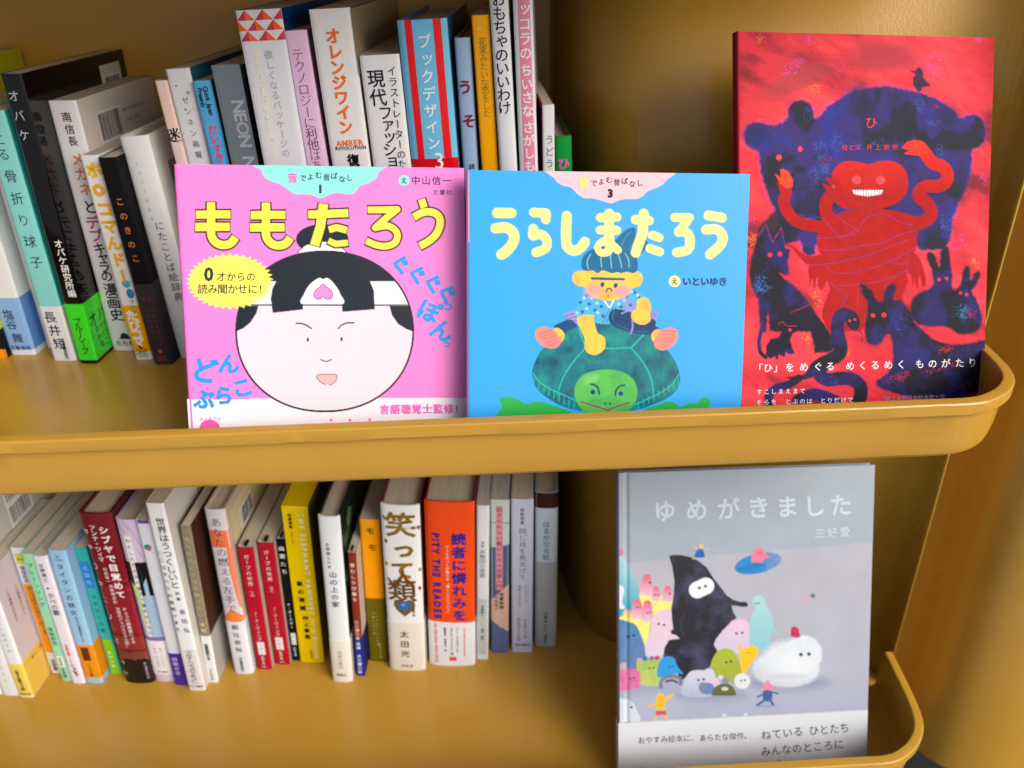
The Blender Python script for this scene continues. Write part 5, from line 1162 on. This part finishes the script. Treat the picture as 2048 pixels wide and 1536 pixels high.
    p([(950, 1378), (972, 1376), (990, 1408), (1060, 1380), (1098, 1400), (1104, 1430), (1078, 1480), (1030, 1545), (988, 1600), (970, 1500), (960, 1430)], c8('f4bc28'), soft=3); eyes(1020, 1435, 1042, 1437, 5)
    dome(660, 1565, 230, 190, grad('c6cad8', 'a8b0c8', 1570, 1750)); e(738, 1600, 44, 46, c8('c4c8d6'), soft=4); eyes(658, 1638, 697, 1634, 9)
    e(985, 1646, 60, 58, c8('d4dae2'), soft=5); eyes(976, 1645, 1004, 1640, 7); e(770, 1660, 46, 40, c8('d4bccc'), soft=4); e(860, 1645, 28, 24, c8('8088a8'), soft=4); e(825, 1618, 18, 16, c8('c8d0dc'), soft=4)
    e(722, 1702, 58, 44, c8('5c80b8'), soft=5); e(690, 1690, 30, 34, c8('70809c'), soft=5)
    p([(757, 1742), (775, 1700), (815, 1672), (870, 1664), (915, 1690), (937, 1735), (925, 1754), (770, 1754)], c8('5a6238'), soft=4); e(855, 1704, 26, 14, c8('c8ccb4'), soft=4)
    p([(200, 1500), (240, 1485), (370, 1485), (372, 1665), (230, 1672), (205, 1640)], grad('9cb458', 'b0c468', 1490, 1660, .3), soft=5); eyes(295, 1552, 327, 1547, 7)
    for x, y, c_ in ((222, 1490, 'd88cb4'), (262, 1480, '2c70b8'), (312, 1476, '7c6c9c'), (352, 1474, 'b83c58')): e(x, y, 19, 17, c8(c_), soft=4)
    p([(40, 1570), (90, 1560), (150, 1558), (200, 1562), (224, 1600), (222, 1680), (180, 1705), (40, 1712)], c8('d06c9c'), soft=4, tint=.2); eyes(150, 1628, 178, 1622, 7); e(98, 1535, 26, 30, c8('b89c9c'), soft=6)
    p([(352, 1610), (355, 1540), (385, 1480), (435, 1462), (480, 1480), (505, 1540), (545, 1592), (500, 1590), (440, 1606), (385, 1618)], c8('2c94d4'), soft=3); eyes(442, 1542, 468, 1536, 6)
    l([(380, 1690), (385, 1640), (450, 1610), (520, 1625), (525, 1668)], 26, c8('70748c'), soft=6); l([(420, 1650), (460, 1640), (500, 1655)], 16, c8('2c303c'), soft=6)
    # runners
    OR = c8('f2b424')
    e(376, 1770, 30, 34, OR, soft=3); l([(376, 1780), (376, 1860)], 66, OR, soft=3, butt=True); l([(350, 1822), (286, 1832)], 16, OR); l([(408, 1792), (462, 1752)], 20, OR)
    p([(345, 1868), (415, 1868), (424, 1904), (380, 1896), (336, 1908)], c8('c84c54'), soft=3, smooth=False); l([(345, 1905), (320, 1952)], 13, OR); l([(414, 1902), (428, 1940)], 13, OR)
    e(1177, 1692, 40, 32, c8('dc84a0'), soft=3); e(1173, 1656, 14, 16, c8('dc84a0'), soft=3); p([(1142, 1722), (1205, 1722), (1200, 1790), (1145, 1790)], c8('3c5c94'), soft=3)
    l([(1146, 1740), (1100, 1766)], 12, c8('3c5c94')); l([(1200, 1728), (1250, 1740)], 12, c8('3c5c94')); l([(1155, 1785), (1096, 1826)], 17, c8('3c5c94')); l([(1190, 1785), (1214, 1820)], 17, c8('3c5c94'))
    p([(40, 1790), (110, 1784), (160, 1800), (200, 1860), (218, 1960), (40, 1980)], c8('c8d2dc'), soft=5); e(160, 1842, 9, 9, EY, soft=3)
    dome(852, 1890, 34, 40, c8('c8d2dc')); dome(1010, 1882, 34, 40, c8('c8d2dc'))
    # hinge groove next to the spine
    k = (U > 205)[:, None]
    band = (Y > 1958 - (X - 65) * .053)[:, None]
    a.c = np.where(band, np.array(c8('d2d8e0')), a.c)
    l([(210, 2310), (235, 2290), (262, 2310)], 4, c8('4a5468'))
    return a.c
gr.case('98a4b8', '8898ac', fg=1.3)
gr.grid(paint_grey, vb=(204.1, 203.6), groove=1.1)
L = gr.L; TC, TX = c8('bcd2da'), c8('3a4250')
for ch, x, y in (('ゆ', 408, 378), ('め', 645, 370), ('が', 882, 362), ('き', 1105, 352), ('ま', 1318, 346), ('し', 1520, 342), ('た', 1718, 335)): L.put(ch, x, y, 172, TC, .025, -3)
L.row('三好愛', 1560, 546, 1750, 534, 76, TC, .015, -3)
L.row('おやすみ絵本に、', 234, 2086, 628, 2066, 56, TX, .005, -3); L.row('あらたな傑作。', 690, 2068, 1025, 2050, 56, TX, .005, -3)
L.row('ねている', 1160, 2046, 1400, 2020, 78, TX, .005, -4); L.row('ひとたち', 1515, 2012, 1745, 1992, 78, TX, .005, -4)
L.row('みんなのところに', 1157, 2168, 1702, 2115, 78, TX, .005, -4); L.row('いま', 1175, 2268, 1255, 2262, 78, TX, .005, -4)
gr.letters()
